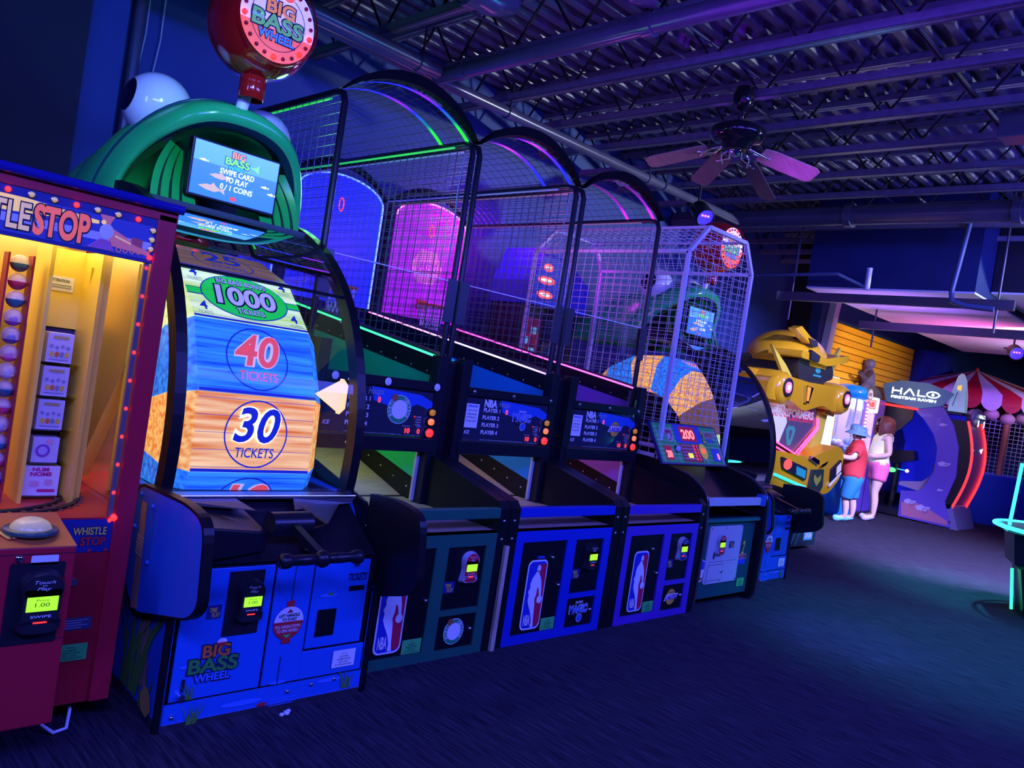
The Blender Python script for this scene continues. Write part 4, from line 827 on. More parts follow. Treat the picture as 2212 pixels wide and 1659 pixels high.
    rb = M('panel_blue', (.01, .08, .42), .4); g.drect(F, .22, H * .52, .56, H, rb, .003); g.drect(F, .285, H * .57, .49, H * .96, M('panel_crimson', (.35, .005, .02), .4, 0, .25, (.5, .005, .02)), .004); g.dtext(F, '200', .305, H * .63, .47, H * .88, M('score_digit', (1, .3, .2), .4, 0, 2.0, (1, .18, .10)), .006, .03)
    g.drect(F, .24, .01, .49, H * .5, M('panel_maroon', (.28, .02, .03), .4, 0, .1), .003)
    for i in range(5): g.drect(F, .25, .03 + i * .025, .40, .038 + i * .025, M('panel_grey', (.4, .35, .35), .5), .004); g.dtext(F, '20', .405, .025 + i * .025, .425, .042 + i * .025, REDSEG, .005, .02); g.dtext(F, '5', .45, .025 + i * .025, .462, .042 + i * .025, REDSEG, .005, .02)
    g.drect(F, .31, .04, .37, .075, M('amber_lamp', (1, .6, .02), .4, 0, 1.4, (1, .55, .02)), .006); g.dell(F, .53, H * .33, .05, .06, M('panel_amber', (.5, .35, .02), .4, 0, .4), .004); g.dtext(F, '150', .505, H * .28, .555, H * .4, REDSEG, .006, .03)
    for x0, x1, tx in ((.03, .12, '200'), (.64, .75, '0')): g.drect(F, x0, .02, x1, H * .42, rb if tx == '0' else M('panel_crimson'), .004); g.dtext(F, tx, x0 + (.01 if tx != '0' else .06), .035, x1 - .01 - (.01 if tx == '0' else 0), H * .3, M('score_digit'), .006, .03)
    g.dpoly(F, q(sh, .14, H * .7, .09), WHITE, .004); g.dpoly(F, q(sh, .14, H * .7, .08), M('shield_red', (.35, .03, .06), .5), .005); g.dtext(F, 'NFL', .115, H * .6, .165, H * .74, WHITE, .006, .03)
    g.dtexto(F, '2', .57, H * .56, .61, H * .88, YELP, DARKP, .004, .004, .03); g.dtexto(F, 'MINUTE', .62, H * .7, .74, H * .85, REDP, WHITE, .003, .004, .03); g.dtext(F, 'DRILL', .63, H * .58, .73, H * .68, BLUEP, .004, .03)
    g.dell(F, .185, H * .35, .026, .03, BLACK, .004); g.build('score_graphics', pb)
    MB().lathe([(.0, -.02), (.02, -.02), (.022, 0)], tuple(F.p(.19, H * .35, .005)), M('silver_button', (.6, .5, .65), .3), 16, 'y').build('start_button', pb)
    # cage
    y0, y1 = .43, 1.9; xa, xb = .034, .895; zt = 2.366; ga, gb, zg = .235, .75, 2.58; r = .019
    b = MB()
    for yy in (y0, y1):
        for p, q2 in (((xa, .92), (xa, zt)), ((xb, .92), (xb, zt)), ((xa, zt), (ga, zg)), ((ga, zg), (gb, zg)), ((gb, zg), (xb, zt))): b.tube([(p[0], yy, p[1]), (q2[0], yy, q2[1])], r, WFR, 4)
    for x, z in ((xa, zt), (xb, zt), (xa, .94), (xb, .94)): b.tube([(x, y0, z), (x, y1, z)], r, WFR, 4)
    for x, z in ((ga, zg), (gb, zg)): b.tube([(x, y0, z), (x, y1, z)], r * .7, WFR, 4)
    b.build('cage_frame', t)
    b = MB(); rw = .0019
    for x in (xa, xb):
        for i in range(1, 19): yy = y0 + (y1 - y0) * i / 19; b.tube([(x, yy, .94), (x, yy, zt)], rw, WFR, 4)
        for i in range(1, 28): zz = .94 + (zt - .94) * i / 28; b.tube([(x, y0, zz), (x, y1, zz)], rw, WFR, 4)
    b.build('side_wire_mesh', t, kind='stuff'); b = MB()
    for j in range(1, 19):
        yy = y0 + (y1 - y0) * j / 19; b.tube([(xa, yy, zt), (ga, yy, zg), (gb, yy, zg), (xb, yy, zt)], rw, WFR, 4)
    for k in range(1, 6):
        f = k / 6
        for p, q2 in (((xa, zt), (ga, zg)), ((ga, zg), (gb, zg)), ((gb, zg), (xb, zt))): x, z = p[0] + (q2[0] - p[0]) * f, p[1] + (q2[1] - p[1]) * f; b.tube([(x, y0, z), (x, y1, z)], rw, WFR, 4)
    b.build('roof_wire_mesh', t, kind='stuff'); b = MB()
    zz = 1.2
    while zz < zg:
        xl, xr = (xa, xb) if zz < zt else (xa + (zz - zt) / (zg - zt) * (ga - xa), xb - (zz - zt) / (zg - zt) * (xb - gb)); b.tube([(xl, y0, zz), (xr, y0, zz)], rw, WFR, 4); zz += .052
    for i in range(1, 11):
        x = xa + (xb - xa) * i / 11; zz = min(zg, zt + (x - xa) / (ga - xa) * (zg - zt), zt + (xb - x) / (xb - gb) * (zg - zt)); b.tube([(x, y0, 1.2), (x, y0, zz)], rw, WFR, 4)
    b.build('front_wire_mesh', t, kind='stuff')
    return t
football()
# prize machine against the wall behind the cages
t = thing('prize_game', 'narrow blue and red prize machine with red lights, behind the white cage', 'arcade game', (4.8, 4.78, 0))
MB().box(0, .7, .0, .48, 0, .9, REDP).build('cabinet', t, bevel=.01); MB().box(.0, .7, .08, .48, .9, 2.15, BLACK).build('back_box', t)
hd = MB().prism([(-.02, 2.15), (.1, 2.45), (.3, 2.42), (.7, 2.2), (.7, 1.95), (-.02, 1.95)], -.03, .48, 'y', BLUEP).build('marquee', t, bevel=.01)
g = MB(); F = FY(-.032)
for z0, wd in ((2.05, .2), (2.17, .22), (2.28, .12)): g.dell(F, .13, z0, wd / 2, .035, M('red_glow', (1, .1, .04), .4, 0, 1.6, (1, .07, .04)), .002); g.dell(F, .13, z0, wd / 3, .015, M('pale_glow', (1, .8, .6), .4, 0, 1.2), .003)
g.build('marquee_lights', hd); g = MB(); F = FY(.078); g.drect(F, .02, .95, .26, 1.85, REDP, .002); g.drect(F, .30, .95, .6, 1.85, M('dark_glass', (.02, .02, .05), .1), .002)
for i in range(8): g.drr(F, .05 + .09 * (i % 2), 1.08 + i * .09, .12 + .09 * (i % 2), 1.14 + i * .09, .01, M('slot_green', (.2, .7, .5), .5, 0, .3), .004)
g.build('front_graphics', t)

# ------------------------------------------------------------------ whistle stop prize game
WR = M('cabinet_red', (.50, .012, .03), .35, coat=.3); WRD = M('cabinet_red_plain', (.42, .008, .02), .42)
WY = M('prize_yellow', (.9, .66, .08), .4); GOLD = M('bulb_gold_glow', (.7, .55, .25), .25, .4, .35, (1, .72, .25))  # gold bulbs are unlit; a warm glow is put into their colour
t = thing('capsule_prize_game', 'red windowed prize game with train marquee, left of the first fish wheel', 'arcade game', (.1, 2.7, 0)); ws = t
XR = .935
b = MB(); b.box(XR - .062, XR, 0, .06, .09, 1.70, WR).box(XR - .03, XR, .06, .85, .09, .70, WR).box(0, XR, .82, .86, .09, 1.70, WRD).box(XR - .03, XR, .06, .85, 1.62, 1.70, WR).box(0, .05, 0, .86, .09, 1.70, WR); b.build('cabinet_frame', t, bevel=.004)
MB().box(0, XR - .06, .012, .06, .09, .70, WRD).build('lower_door', t); MB().box(-.0, XR - .03, .06, .85, .66, .70, M('track_red', (.45, .03, .02), .5)).build('deck', t)
MB().tube([(-.02, -.008, 1.725), (XR + .01, -.008, 1.725)], .016, M('blue_tube_trim', (.02, .02, .25), .1, .2), 10).build('top_trim', t); MB().box(0, XR, 0, .86, 1.68, 1.735, WR).build('top_cap', t)
mq = MB().box(.0, XR - .062, .004, .03, 1.535, 1.68, NAVYP).build('marquee', t); F = FY(.003); g = MB()
mb_ = M('marquee_blue', (.015, .03, .25), .4, 0, .25, (.03, .05, .4)); my = M('marquee_beam', (.8, .55, .12), .4, 0, .65, (.9, .6, .15)); mw = M('marquee_glow', (.25, .25, .6), .4, 0, .3, (.25, .27, .8))
g.drect(F, .0, 1.545, .862, 1.652, mb_, .001); g.drect(F, .0, 1.575, .862, 1.60, mw, .0015); g.dpoly(F, [(.70, 1.634), (.70, 1.624), (.45, 1.606), (.0, 1.60), (.0, 1.652), (.5, 1.652)], my, .002)
ty, tr = M('marquee_gold', (.75, .5, .2), .4, 0, .5), M('marquee_red', (.75, .12, .06), .4, 0, .6, (.85, .14, .07))
g.dtexto(F, 'WHISTLE', .25, 1.557, .515, 1.638, ty, DARKP, .004, .004, .02); g.dtexto(F, 'STOP', .523, 1.552, .676, 1.644, tr, DARKP, .004, .004, .04)
eng = M('engine_red', (.6, .16, .14), .5, 0, .3); eg = M('engine_grey', (.4, .4, .42), .5, 0, .2)
# steam engine seen three-quarter: stack, lamp, boiler, cab, wheels, cow-catcher
g.dpoly(F, [(.722, 1.62), (.742, 1.618), (.85, 1.572), (.86, 1.575), (.86, 1.556), (.74, 1.565)], eng, .003); g.dpoly(F, [(.70, 1.655), (.744, 1.655), (.733, 1.632), (.735, 1.618), (.715, 1.618), (.712, 1.632)], eng, .004); g.dpoly(F, [(.80, 1.606), (.835, 1.602), (.835, 1.575), (.80, 1.585)], M('engine_dark', (.3, .06, .08), .5, 0, .2), .004)
g.dell(F, .724, 1.606, .021, .023, eg, .005); g.dell(F, .724, 1.606, .013, .014, WHITE, .006); g.dell(F, .712, 1.632, .007, .007, my, .006); g.dpoly(F, [(.672, 1.549), (.752, 1.549), (.738, 1.578), (.708, 1.582)], M('cow_catcher', (.22, .08, .35), .5, 0, .25), .006)
for i in range(6): g.dline(F, (.684 + i * .012, 1.55), (.712 + i * .005, 1.578), .0016, M('engine_dark'), .0072)
for i in range(5): g.dring(F, .765 + i * .02, 1.557 + .001 * i, .0085 - .0008 * i, .0085 - .0008 * i, .003, eng, .006, 14)
g.dpoly(F, [(.75, 1.60), (.80, 1.585), (.80, 1.58), (.75, 1.594)], M('engine_gold', (.8, .55, .2), .4, 0, .4), .005)
g.build('marquee_art', mq)
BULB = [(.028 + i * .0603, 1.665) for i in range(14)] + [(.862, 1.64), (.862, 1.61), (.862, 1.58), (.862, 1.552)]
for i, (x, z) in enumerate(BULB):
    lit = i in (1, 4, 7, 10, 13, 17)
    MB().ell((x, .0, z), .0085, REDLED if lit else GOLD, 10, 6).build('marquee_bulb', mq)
    if not lit: MB().lathe([(.011, 0), (.011, -.004), (.007, -.004)], (x, .003, z), STEEL, 12, 'y').build('bulb_collar', mq)
MB().add([(.05, .015, .70), (XR - .062, .015, .70), (XR - .062, .015, 1.535), (.05, .015, 1.535)], [(0, 1, 2, 3)], CLEAR).build('window', t); MB().add([(XR - .012, .07, .70), (XR - .012, .82, .70), (XR - .012, .82, 1.62), (XR - .012, .07, 1.62)], [(0, 1, 2, 3)], CLEAR).build('side_window', t)
for i in range(10):
    MB().ell((XR - .075, .01, .69 + i * .092), .0065, REDLED, 8, 6).build('strip_led', t)
MB().box(XR - .083, XR - .068, .008, .02, .70, 1.535, M('led_strip_base', (.16, .10, .10), .3)).build('led_strip', t)
# interior: yellow posts, mirrored back, lamp panel
MB().box(.05, XR - .03, .80, .82, .70, 1.62, M('yellow_back', (.75, .52, .16), .22, .75)).build('back_panel', t)
MB().box(.1, XR - .08, .1, .75, 1.59, 1.60, M('lamp_diffuser', (1, .9, .7), .5, 0, 3.5, (1, .82, .5))).build('lamp_panel', t)
for x0, x1, y0, y1, z0 in ((.645, .80, .38, .40, 1.28), (.64, .652, .22, .40, .70), (.788, .80, .2, .40, .70), (.815, .835, .25, .42, .70), (.84, .865, .40, .42, .70)):
    MB().box(x0, x1, y0, y1, z0, 1.55, WY).build('yellow_post', t)
MB().add([(.78, .28, 1.5), (.82, .28, 1.5), (.93, .6, .72), (.88, .6, .72)], [(0, 1, 2, 3)], WY).build('slanted_trim', t)
MB().box(.64, .80, .395, .40, .70, 1.28, M('rack_back', (.03, .03, .15), .4)).build('rack_back', t)
b = MB(); F = FY(.379, .1 + .52, 1.43); F = FY(.378); b.drect(F, .67, 1.405, .76, 1.455, WHITE, .001); b.dtext(F, 'ATTENTION', .685, 1.436, .745, 1.446, DARKP, .003, .02)
for i in range(2): b.drect(F, .677, 1.424 - i * .008, .753, 1.427 - i * .008, M('grey_text', (.25, .25, .28), .5), .003)
b.build('notice', t)
b = MB(); b.tube([(.45 + .35 * math.cos(a), .35 + .28 * math.sin(a), .705) for a in [2 * PI * i / 40 for i in range(40)]], .008, BLACK, 6, True); b.tube([(.45 + .40 * math.cos(a), .35 + .33 * math.sin(a), .705) for a in [2 * PI * i / 40 for i in range(40)]], .008, BLACK, 6, True)
for i in range(48):
    a = 2 * PI * i / 48; c, s_ = math.cos(a), math.sin(a); b.tube([(.45 + .33 * c, .35 + .26 * s_, .702), (.45 + .42 * c, .35 + .35 * s_, .702)], .005, M('sleeper', (.2, .08, .03), .6), 4)
b.build('toy_track', t)
for i in range(5):
    z = .715 + i * .113
    MB().box(.645, .795, .27, .38, z - .006, z - .002, CLEAR2).build('rack_shelf', t)
for s_ in (.525, .595): MB().box(s_, s_ + .006, .24, .30, .70, 1.5, M('tower_red', (.3, .02, .04), .3)).build('tower_rail', t)
# front sign, locks, stickers
g = MB(); F = FY(.011); g.drect(F, .70, .588, .873, .695, NAVYP, .002); g.dtexto(F, 'WHISTLE', .755, .645, .855, .67, YELP, DARKP, .002, .004, .02); g.dtexto(F, 'STOP', .78, .61, .855, .638, REDP, DARKP, .002, .004, .03); g.dpoly(F, [(.705, .60), (.75, .60), (.745, .64), (.72, .66), (.705, .65)], M('engine_print', (.3, .08, .08), .5), .004)
for x in (.71, .76, .81, .86): g.dell(F, x, .595, .006, .006, REDP, .006, 12)
g.build('lower_sign', t); g = MB(); permit(g, F, .745, .235, .848, .29, LABEL_G); g.build('permit_sticker', t); g = MB(); g.drect(F, .752, .335, .85, .375, M('serial_plate', (.05, .06, .12), .4), .002)
for i in range(4): g.drect(F, .757, .365 - i * .008, .84 - .02 * (i % 2), .368 - i * .008, M('plate_text', (.3, .3, .4), .5), .003)
g.build('serial_plate', t); MB().tube([(.776, .012, .495), (.776, -.004, .495)], .012, CHROME, 12).build('lock', t); MB().ell((.872, .008, .70), .012, REDLED, 10, 6).build('strip_led', t)
for x in (.78, .86): MB().tube([(x - .01, .2, .045), (x + .01, .2, .045)], .045, M('caster_white', (.6, .6, .62), .4), 14).build('caster', t)
# pod
MB().box(-.1, .70, -.22, .012, .15, .675, WR).add([(-.1, -.22, .675), (.70, -.22, .675), (.70, .01, .72), (-.1, .01, .72)], [(0, 1, 2, 3)], M('pod_top_art', (.5, .12, .03), .4)).build('pod', t, bevel=.004)
g = MB(); F = FY(-.221); g.drect(F, .0, .404, .7, .406, DARKP, .0006); g.drect(F, .0, .655, .7, .657, DARKP, .0006); g.drr(F, .585, .625, .655, .652, .004, WHITE, .002); g.drr(F, .535, .398, .676, .632, .006, READB, .002); g.build('pod_graphics', t)
r = MB(); card_reader(r, FY(-.223), .62, .52, .19, READB, M('reader_face', (.02, .02, .025), .3)); r.build('card_reader', t)
MB().lathe([(.0, -.006), (.010, -.006), (.011, 0)], (.555, -.222, .645), CHROME, 12, 'y').build('lock', t); MB().box(.49, .50, -.226, -.22, .41, .5, STEEL).build('coin_slot', t)
d = MB().lathe([(.07, 0), (.075, .008), (.07, .014), (.0, .014)], (.60, -.12, .693), M('button_ring', (.03, .1, .08), .3), 24); d = d.build('stop_button', t)
MB().ell((.60, -.12, .703), (.055, .055, .035), M('button_dome', (.6, .55, .25), .2, 0, .12, (1, .85, .4)), 24, 10, 0, PI / 2).build('dome', d)
g = MB(); F = Frame((0, -.22, .676), (1, 0, 0), (0, .23, .045)); g.dtexto(F, 'WIN!', .44, .05, .56, .12, YELP, REDP, .004, .002, .04, .2); g.build('pod_top_graphics', t)
MB().tube([(.75, .12, .10), (.755, .04, .02), (.78, .0, .008), (.82, .01, .01), (.84, .06, .05), (.845, .12, .10)], .006, M('white_cable', (.75, .75, .8), .4), 6).build('power_cord', t)
# prize boxes and capsules inside: things of their own
for i in range(5):
    art = M('prize_art_%d' % i, [(.85, .8, .85), (.6, .62, .75), (.6, .62, .75), (.62, .62, .74), (.62, .62, .74)][i], .5)
    o = thing('prize_box', ['large white prize box with pink lettering, lowest in the yellow rack', 'grey prize box second from the bottom of the rack', 'pale prize box in the middle of the yellow rack', 'pale prize box second from the top of the rack', 'topmost pale prize box in the rack under the notice'][i], 'box', (.1 + .72, 2.7 + .315, .712 + i * .113), 'boxes in the yellow prize rack')
    wb_ = .055 if i == 0 else .04; MB().box(-wb_, wb_, -.03, .03, 0, .100 if i != 1 else .085, art).build('carton', o, bevel=.001); g = MB(); F = FY(-.0305, 0, 0)
    if i == 0: g.dtext(F, 'NUM', -.03, .082, .02, .096, M('hot_pink', (.75, .03, .2), .5), .001, .05); g.dtext(F, 'NOMS', -.035, .066, .03, .08, M('hot_pink'), .001, .05); g.drr(F, -.035, .03, -.005, .05, .006, M('pale_pink', (.8, .45, .55), .5), .001); g.drr(F, -.01, .012, .045, .022, .003, M('hot_pink'), .001); g.drr(F, .01, .035, .035, .055, .006, M('pale_pink'), .001)
    elif i == 1: g.dell(F, -.008, .04, .022, .022, M('violet_print', (.3, .1, .45), .5), .001); g.dell(F, -.008, .04, .014, .014, M('art_pale', (.55, .5, .75), .5), .0015); g.dell(F, .01, .07, .012, .01, M('pale_pink'), .001)
    else: g.drr(F, -.024, .080, .024, .090, .003, M('title_gold', (.5, .4, .15), .5), .001); [g.dell(F, -.026 + .017 * j, .055 - .004 * (j % 2), .006, .006, M('art_grey', (.3, .3, .45), .5), .001, 12) for j in range(4)]; [g.dell(F, -.022 + .015 * j, .028, .007, .010, [YELP, ORGP, M('art_grey'), YELP][j], .001, 12) for j in range(4)]; g.drect(F, -.03, .008, .03, .012, M('art_grey'), .001)
    g.build('box_print', o)
CAPC = [(.1, .25, .5), (.7, .05, .08), (.03, .2, .2), (.35, .1, .4), (.1, .1, .35), (.75, .1, .35), (.6, .6, .62), (.02, .15, .2), (.6, .05, .15), (.5, .4, .45), (.02, .2, .3), (.6, .1, .2), (.05, .1, .6)]
NMS = ['blue and white', 'bright red', 'dark teal', 'clear with a purple toy', 'clear with a navy toy', 'clear with a pink toy', 'clear with a white toy', 'black and teal', 'crimson', 'clear with a mauve toy', 'dark blue-green', 'rose red', 'royal blue']
for i in range(13):
    z = 1.47 - i * .058
    o = thing('prize_capsule', '%s capsule ball, %s in the tower' % (NMS[i], ['topmost', 'second down', 'third down', 'fourth down', 'fifth down', 'sixth down', 'seventh down', 'eighth down', 'ninth down', 'tenth down', 'eleventh down', 'second from bottom', 'lowest'][i]), 'capsule', (.1 + .565 + i * .001, 2.7 + .27, z), 'capsule balls in the tower')
    solid = i in (0, 1, 2, 7, 8, 10, 11, 12)
    MB().ell((0, 0, 0), (.028, .028, .028), M('capsule_%d' % i, CAPC[i], .2, coat=.5) if solid else M('capsule_toy_%d' % i, CAPC[i], .3), 16, 5, -PI / 2, 0 if solid else -.5).build('lower_half', o)
    MB().ell((0, 0, 0), (.028, .028, .028), milky('capsule_clear', (.75, .75, .8), .35), 16, 6, 0 if solid else -.5, PI / 2).build('clear_half', o)
    MB().ell((.002, 0, -.008), (.013, .013, .013), M('capsule_toy_%d' % i, CAPC[i], .3), 10, 6).build('toy', o)
# ------------------------------------------------------------------ yellow shooting cabinet (generic yellow shell)
YEL = M('shell_yellow', (.80, .42, .015), .22, coat=.6); YELD = M('shell_amber', (.55, .26, .02), .3, coat=.4); YELL = M('shell_lemon', (.82, .66, .08), .3)
t = thing('shooting_game', 'big yellow robot shaped shooting cabinet with V screen beside the second fish wheel', 'arcade game', (6.5, 3.6, 0))
MB().box(.35, 1.85, .1, 1.5, .25, 1.3, M('cabinet_graphite', (.03, .03, .035), .4)).build('cabinet', t, bevel=.02)
lp = MB().box(.6, 1.86, .0, .4, .04, .24, M('lower_art', (.01, .04, .05), .3)).build('lower_panel', t); g = MB(); F = FY(-.001); g.drect(F, 1.58, .1, 1.78, .2, M('sky_logo_plate', (.03, .2, .6), .4, 0, .5, (.05, .35, .8)), .001); g.dtext(F, 'SEGA', 1.6, .12, 1.76, .18, WHITE, .003, .06); [g.dline(F, (.7 + .1 * i, .06), (.78 + .1 * i, .2), .012, M('teal_scratch', (.05, .35, .35), .5), .002) for i in range(8)]; g.build('lower_print', lp)
# torso shell
def shell(o, prof, y0, y1, m, nm, bev=.05, mat2=None):
    return MB().prism(rpoly(prof, .08, 3), y0, y1, 'y', m).build(nm, o, bevel=bev, seg=3)
shell(t, [(.30, .72), (1.2, .60), (1.62, .62), (1.86, .78), (1.87, 1.04), (1.72, 1.12), (1.55, 1.08), (1.1, .97), (.42, 1.02), (.25, 1.0)], -.16, .55, YEL, 'bumper')
shell(t, [(.1, 1.0), (.45, 1.0), (.50, 1.45), (.33, 1.47), (.08, 1.47)], .02, .7, YEL, 'left_flank'); shell(t, [(1.42, .98), (1.68, 1.05), (1.74, 1.48), (1.5, 1.48), (1.5, 1.28)], .02, .7, YELL, 'right_flank')
shell(t, [(.1, 1.47), (.36, 1.47), (.55, 1.50), (.88, 1.405), (1.28, 1.5), (1.5, 1.45), (1.75, 1.47), (1.75, 1.66), (1.3, 1.70), (.9, 1.69), (.45, 1.71), (.1, 1.66)], -.12, .6, YEL, 'chest')
for x in (.40, 1.70):
    sh = MB().lathe([(.0, -.16), (.12, -.16), (.15, -.12), (.165, 0), (.165, .45), (.12, .6), (.0, .62)], (x, .0, 1.585), YEL, 28, 'y').build('shoulder', t)
    lm = MB().lathe([(.0, -.164), (.085, -.164), (.085, -.175), (.062, -.172), (.055, -.166), (.0, -.166)], (x, 0, 1.60), DARKP, 24, 'y'); lm.lathe([(.05, -.168), (.05, -.18), (.036, -.18), (.036, -.168)], (x, 0, 1.60), M('lamp_ring_pink', (1, .2, .3), .3, 0, 2.2, (1, .12, .25)), 24, 'y', False); lm.lathe([(.026, -.168), (.026, -.18), (.0, -.182)], (x, 0, 1.60), M('lamp_ring_lilac', (.7, .6, 1), .3, 0, 1.6, (.6, .5, 1)), 20, 'y'); lm.build('shoulder_lamp', sh)
MB().prism([(-.02, 1.5), (.36, 1.46), (.40, 1.73), (.1, 1.73), (-.02, 1.66)], .1, .8, 'y', YEL).build('left_arm', t, bevel=.05, seg=3); MB().prism([(1.50, 1.42), (1.72, 1.40), (1.80, 1.5), (1.62, 1.56)], -.05, .6, 'y', YELD).build('right_arm', t, bevel=.03)
lg = MB().prism([(.80, 1.655), (.95, 1.645), (.90, 1.49), (.84, 1.49)], -.15, -.11, 'y', CHROME); lg.prism([(.83, 1.645), (.89, 1.64), (.88, 1.51), (.85, 1.51)], -.155, -.15, 'y', M('chest_orange', (1, .3, .05), .3, 0, .9, (1, .25, .04))); lg.build('chest_lamp', t)
# screen panel with V-shaped neon
SP = [(.383, 1.46), (1.45, 1.48), (1.49, 1.28), (1.086, .985), (.55, 1.12), (.383, 1.3)]
sp_ = MB().prism(SP, .02, .06, 'y', M('screen_glass', (.05, .05, .08), .1, coat=.5)).build('screen_panel', t); F = FY(.018); g = MB()
g.dpoly(F, [(.40, 1.45), (.75, 1.47), (.86, 1.28), (.75, 1.06), (.56, 1.13), (.40, 1.3)], M('screen_pale', (.5, .5, .55), .2, 0, .6, (.5, .5, .62)), .001); g.dpoly(F, [(.75, 1.47), (1.44, 1.47), (1.47, 1.28), (1.08, 1.0), (.75, 1.06), (.86, 1.28)], M('screen_slate', (.08, .06, .12), .2, 0, .4, (.07, .05, .12)), .001)
g.dtexto(F, 'TRANSFORMERS', .47, 1.335, 1.40, 1.415, M('letter_steel', (.4, .5, .55), .3, 0, .45), M('letter_red', (.5, .02, .08), .4, 0, .6, (.7, .03, .12)), .008, .003, .03); g.dtext(F, 'HUMAN ALLIANCE', .86, 1.30, 1.36, 1.326, M('letter_red'), .003, .02)
ins = M('insignia_teal', (.05, .25, .25), .4, 0, .3); g.dpoly(F, [(.90, 1.25), (1.02, 1.25), (1.06, 1.21), (1.02, 1.1), (.99, 1.06), (.93, 1.06), (.90, 1.1), (.86, 1.21)], ins, .003); g.dpoly(F, [(.93, 1.21), (.99, 1.21), (.975, 1.12), (.945, 1.12)], M('screen_slate'), .004)
g.build('screen_image', sp_)
b = MB()
for d in (0, .045): b.tube([(1.46 + d * .6, .0, 1.36), (1.49 + d * .6, .0, 1.27 - d * .3), (1.09 + d * .2, .0, .985 - d), (.60 - d * .3, .0, 1.10 - d * .9)], .009, M('neon_pink', (1, .1, .3), .4, 0, 3.2, (1, .05, .22)), 8)
b.build('neon_strip', t)
# headlights and grille
hl = MB().prism(rpoly([(.47, .97), (1.03, .87), (1.03, .75), (.52, .86)], .03), -.18, -.15, 'y', DARKP); hl.dell(FY(-.182), .60, .90, .085, .05, M('tail_red', (1, .1, .06), .3, 0, .9, (1, .09, .06)), .002); hl.dpoly(FY(-.182), [(.78, .89), (1.0, .85), (1.0, .77), (.8, .81)], M('aqua_lamp', (.02, .2, .3), .2, 0, .5, (.02, .3, .45)), .002); hl.build('headlight', t)
hl = MB().prism(rpoly([(1.58, .87), (1.78, .98), (1.83, .86), (1.6, .74)], .02), -.18, -.15, 'y', DARKP); hl.dpoly(FY(-.182), [(1.68, .9), (1.77, .955), (1.80, .87), (1.70, .81)], M('lamp_pale', (.6, .5, .5), .2, 0, .5), .002); hl.build('headlight', t)
MB().tube([(.40, -.17, .80), (.95, -.175, .70), (1.04, -.175, .69)], .014, M('aqua_neon', (.05, .6, .6), .4, 0, 1.0, (.05, .75, .8)), 8).build('aqua_strip', t); MB().tube([(1.58, -.175, .70), (1.82, -.17, .84)], .014, WHITE, 8).build('chrome_strip', t)
gr = MB().prism([(1.14, .86), (1.39, .87), (1.42, .70), (1.36, .63), (1.2, .63), (1.12, .7)], -.185, -.15, 'y', M('grille_dark', (.03, .05, .04), .3)); gr.dpoly(FY(-.187), [(1.18, .82), (1.26, .78), (1.34, .82), (1.34, .76), (1.26, .70), (1.18, .76)], M('grille_olive', (.35, .35, .06), .4), .002); gr.build('grille', t); MB().prism([(1.05, .965), (1.25, .91), (1.25, .955), (1.1, .99)], -.19, -.15, 'y', CHROME).add([(1.3, -.19, .91), (1.45, -.19, .96), (1.42, -.19, .92), (1.33, -.19, .89)], [(0, 1, 2, 3)], CHROME).build('badge', t)
# plain domed top
tp = MB(); tp.ell((1.16, .28, 1.92), (.47, .38, .28), YEL, 32, 12, -.25, PI / 2); tp.prism(rpoly([(.62, 1.90), (1.2, 1.88), (1.66, 1.97), (1.66, 2.04), (1.15, 1.95), (.62, 1.97)], .03), -.14, .2, 'y', YEL); dome = tp.build('domed_top', t, bevel=.012)
MB().prism(rpoly([(.72, 1.90), (1.5, 1.90), (1.55, 1.78), (1.2, 1.68), (.8, 1.70)], .05), -.06, .6, 'y', M('cabinet_graphite')).build('dark_neck', t, bevel=.03); b = MB(); F = FY(-.062); b.dell(F, 1.17, 1.83, .06, .03, M('teal_dot', (.03, .3, .35), .3, 0, .3), .002); b.drect(F, 1.08, 1.765, 1.26, 1.785, M('teal_dot'), .002); b.build('neck_vents', t)
MB().prism([(.76, 1.99), (.96, 1.955), (.94, 1.89), (.78, 1.90)], -.165, -.13, 'y', DARKP).build('vent_left', dome); MB().prism([(.86, 2.11), (1.04, 2.10), (1.06, 2.05), (.95, 2.03)], -.075, .1, 'y', DARKP).build('vent_top', dome)
MB().prism([(.58, 2.16), (.70, 2.20), (.98, 2.10), (.95, 2.05)], -.06, .02, 'y', YEL).build('crest_fin', dome, bevel=.006); MB().prism([(.30, 1.97), (.62, 1.82), (.80, 1.71), (.58, 1.74)], .0, .03, 'y', YELL).build('side_fin', dome); MB().prism([(1.60, 1.95), (1.74, 2.12), (1.76, 2.10), (1.66, 1.82)], .0, .03, 'y', YELL).build('side_fin', dome)

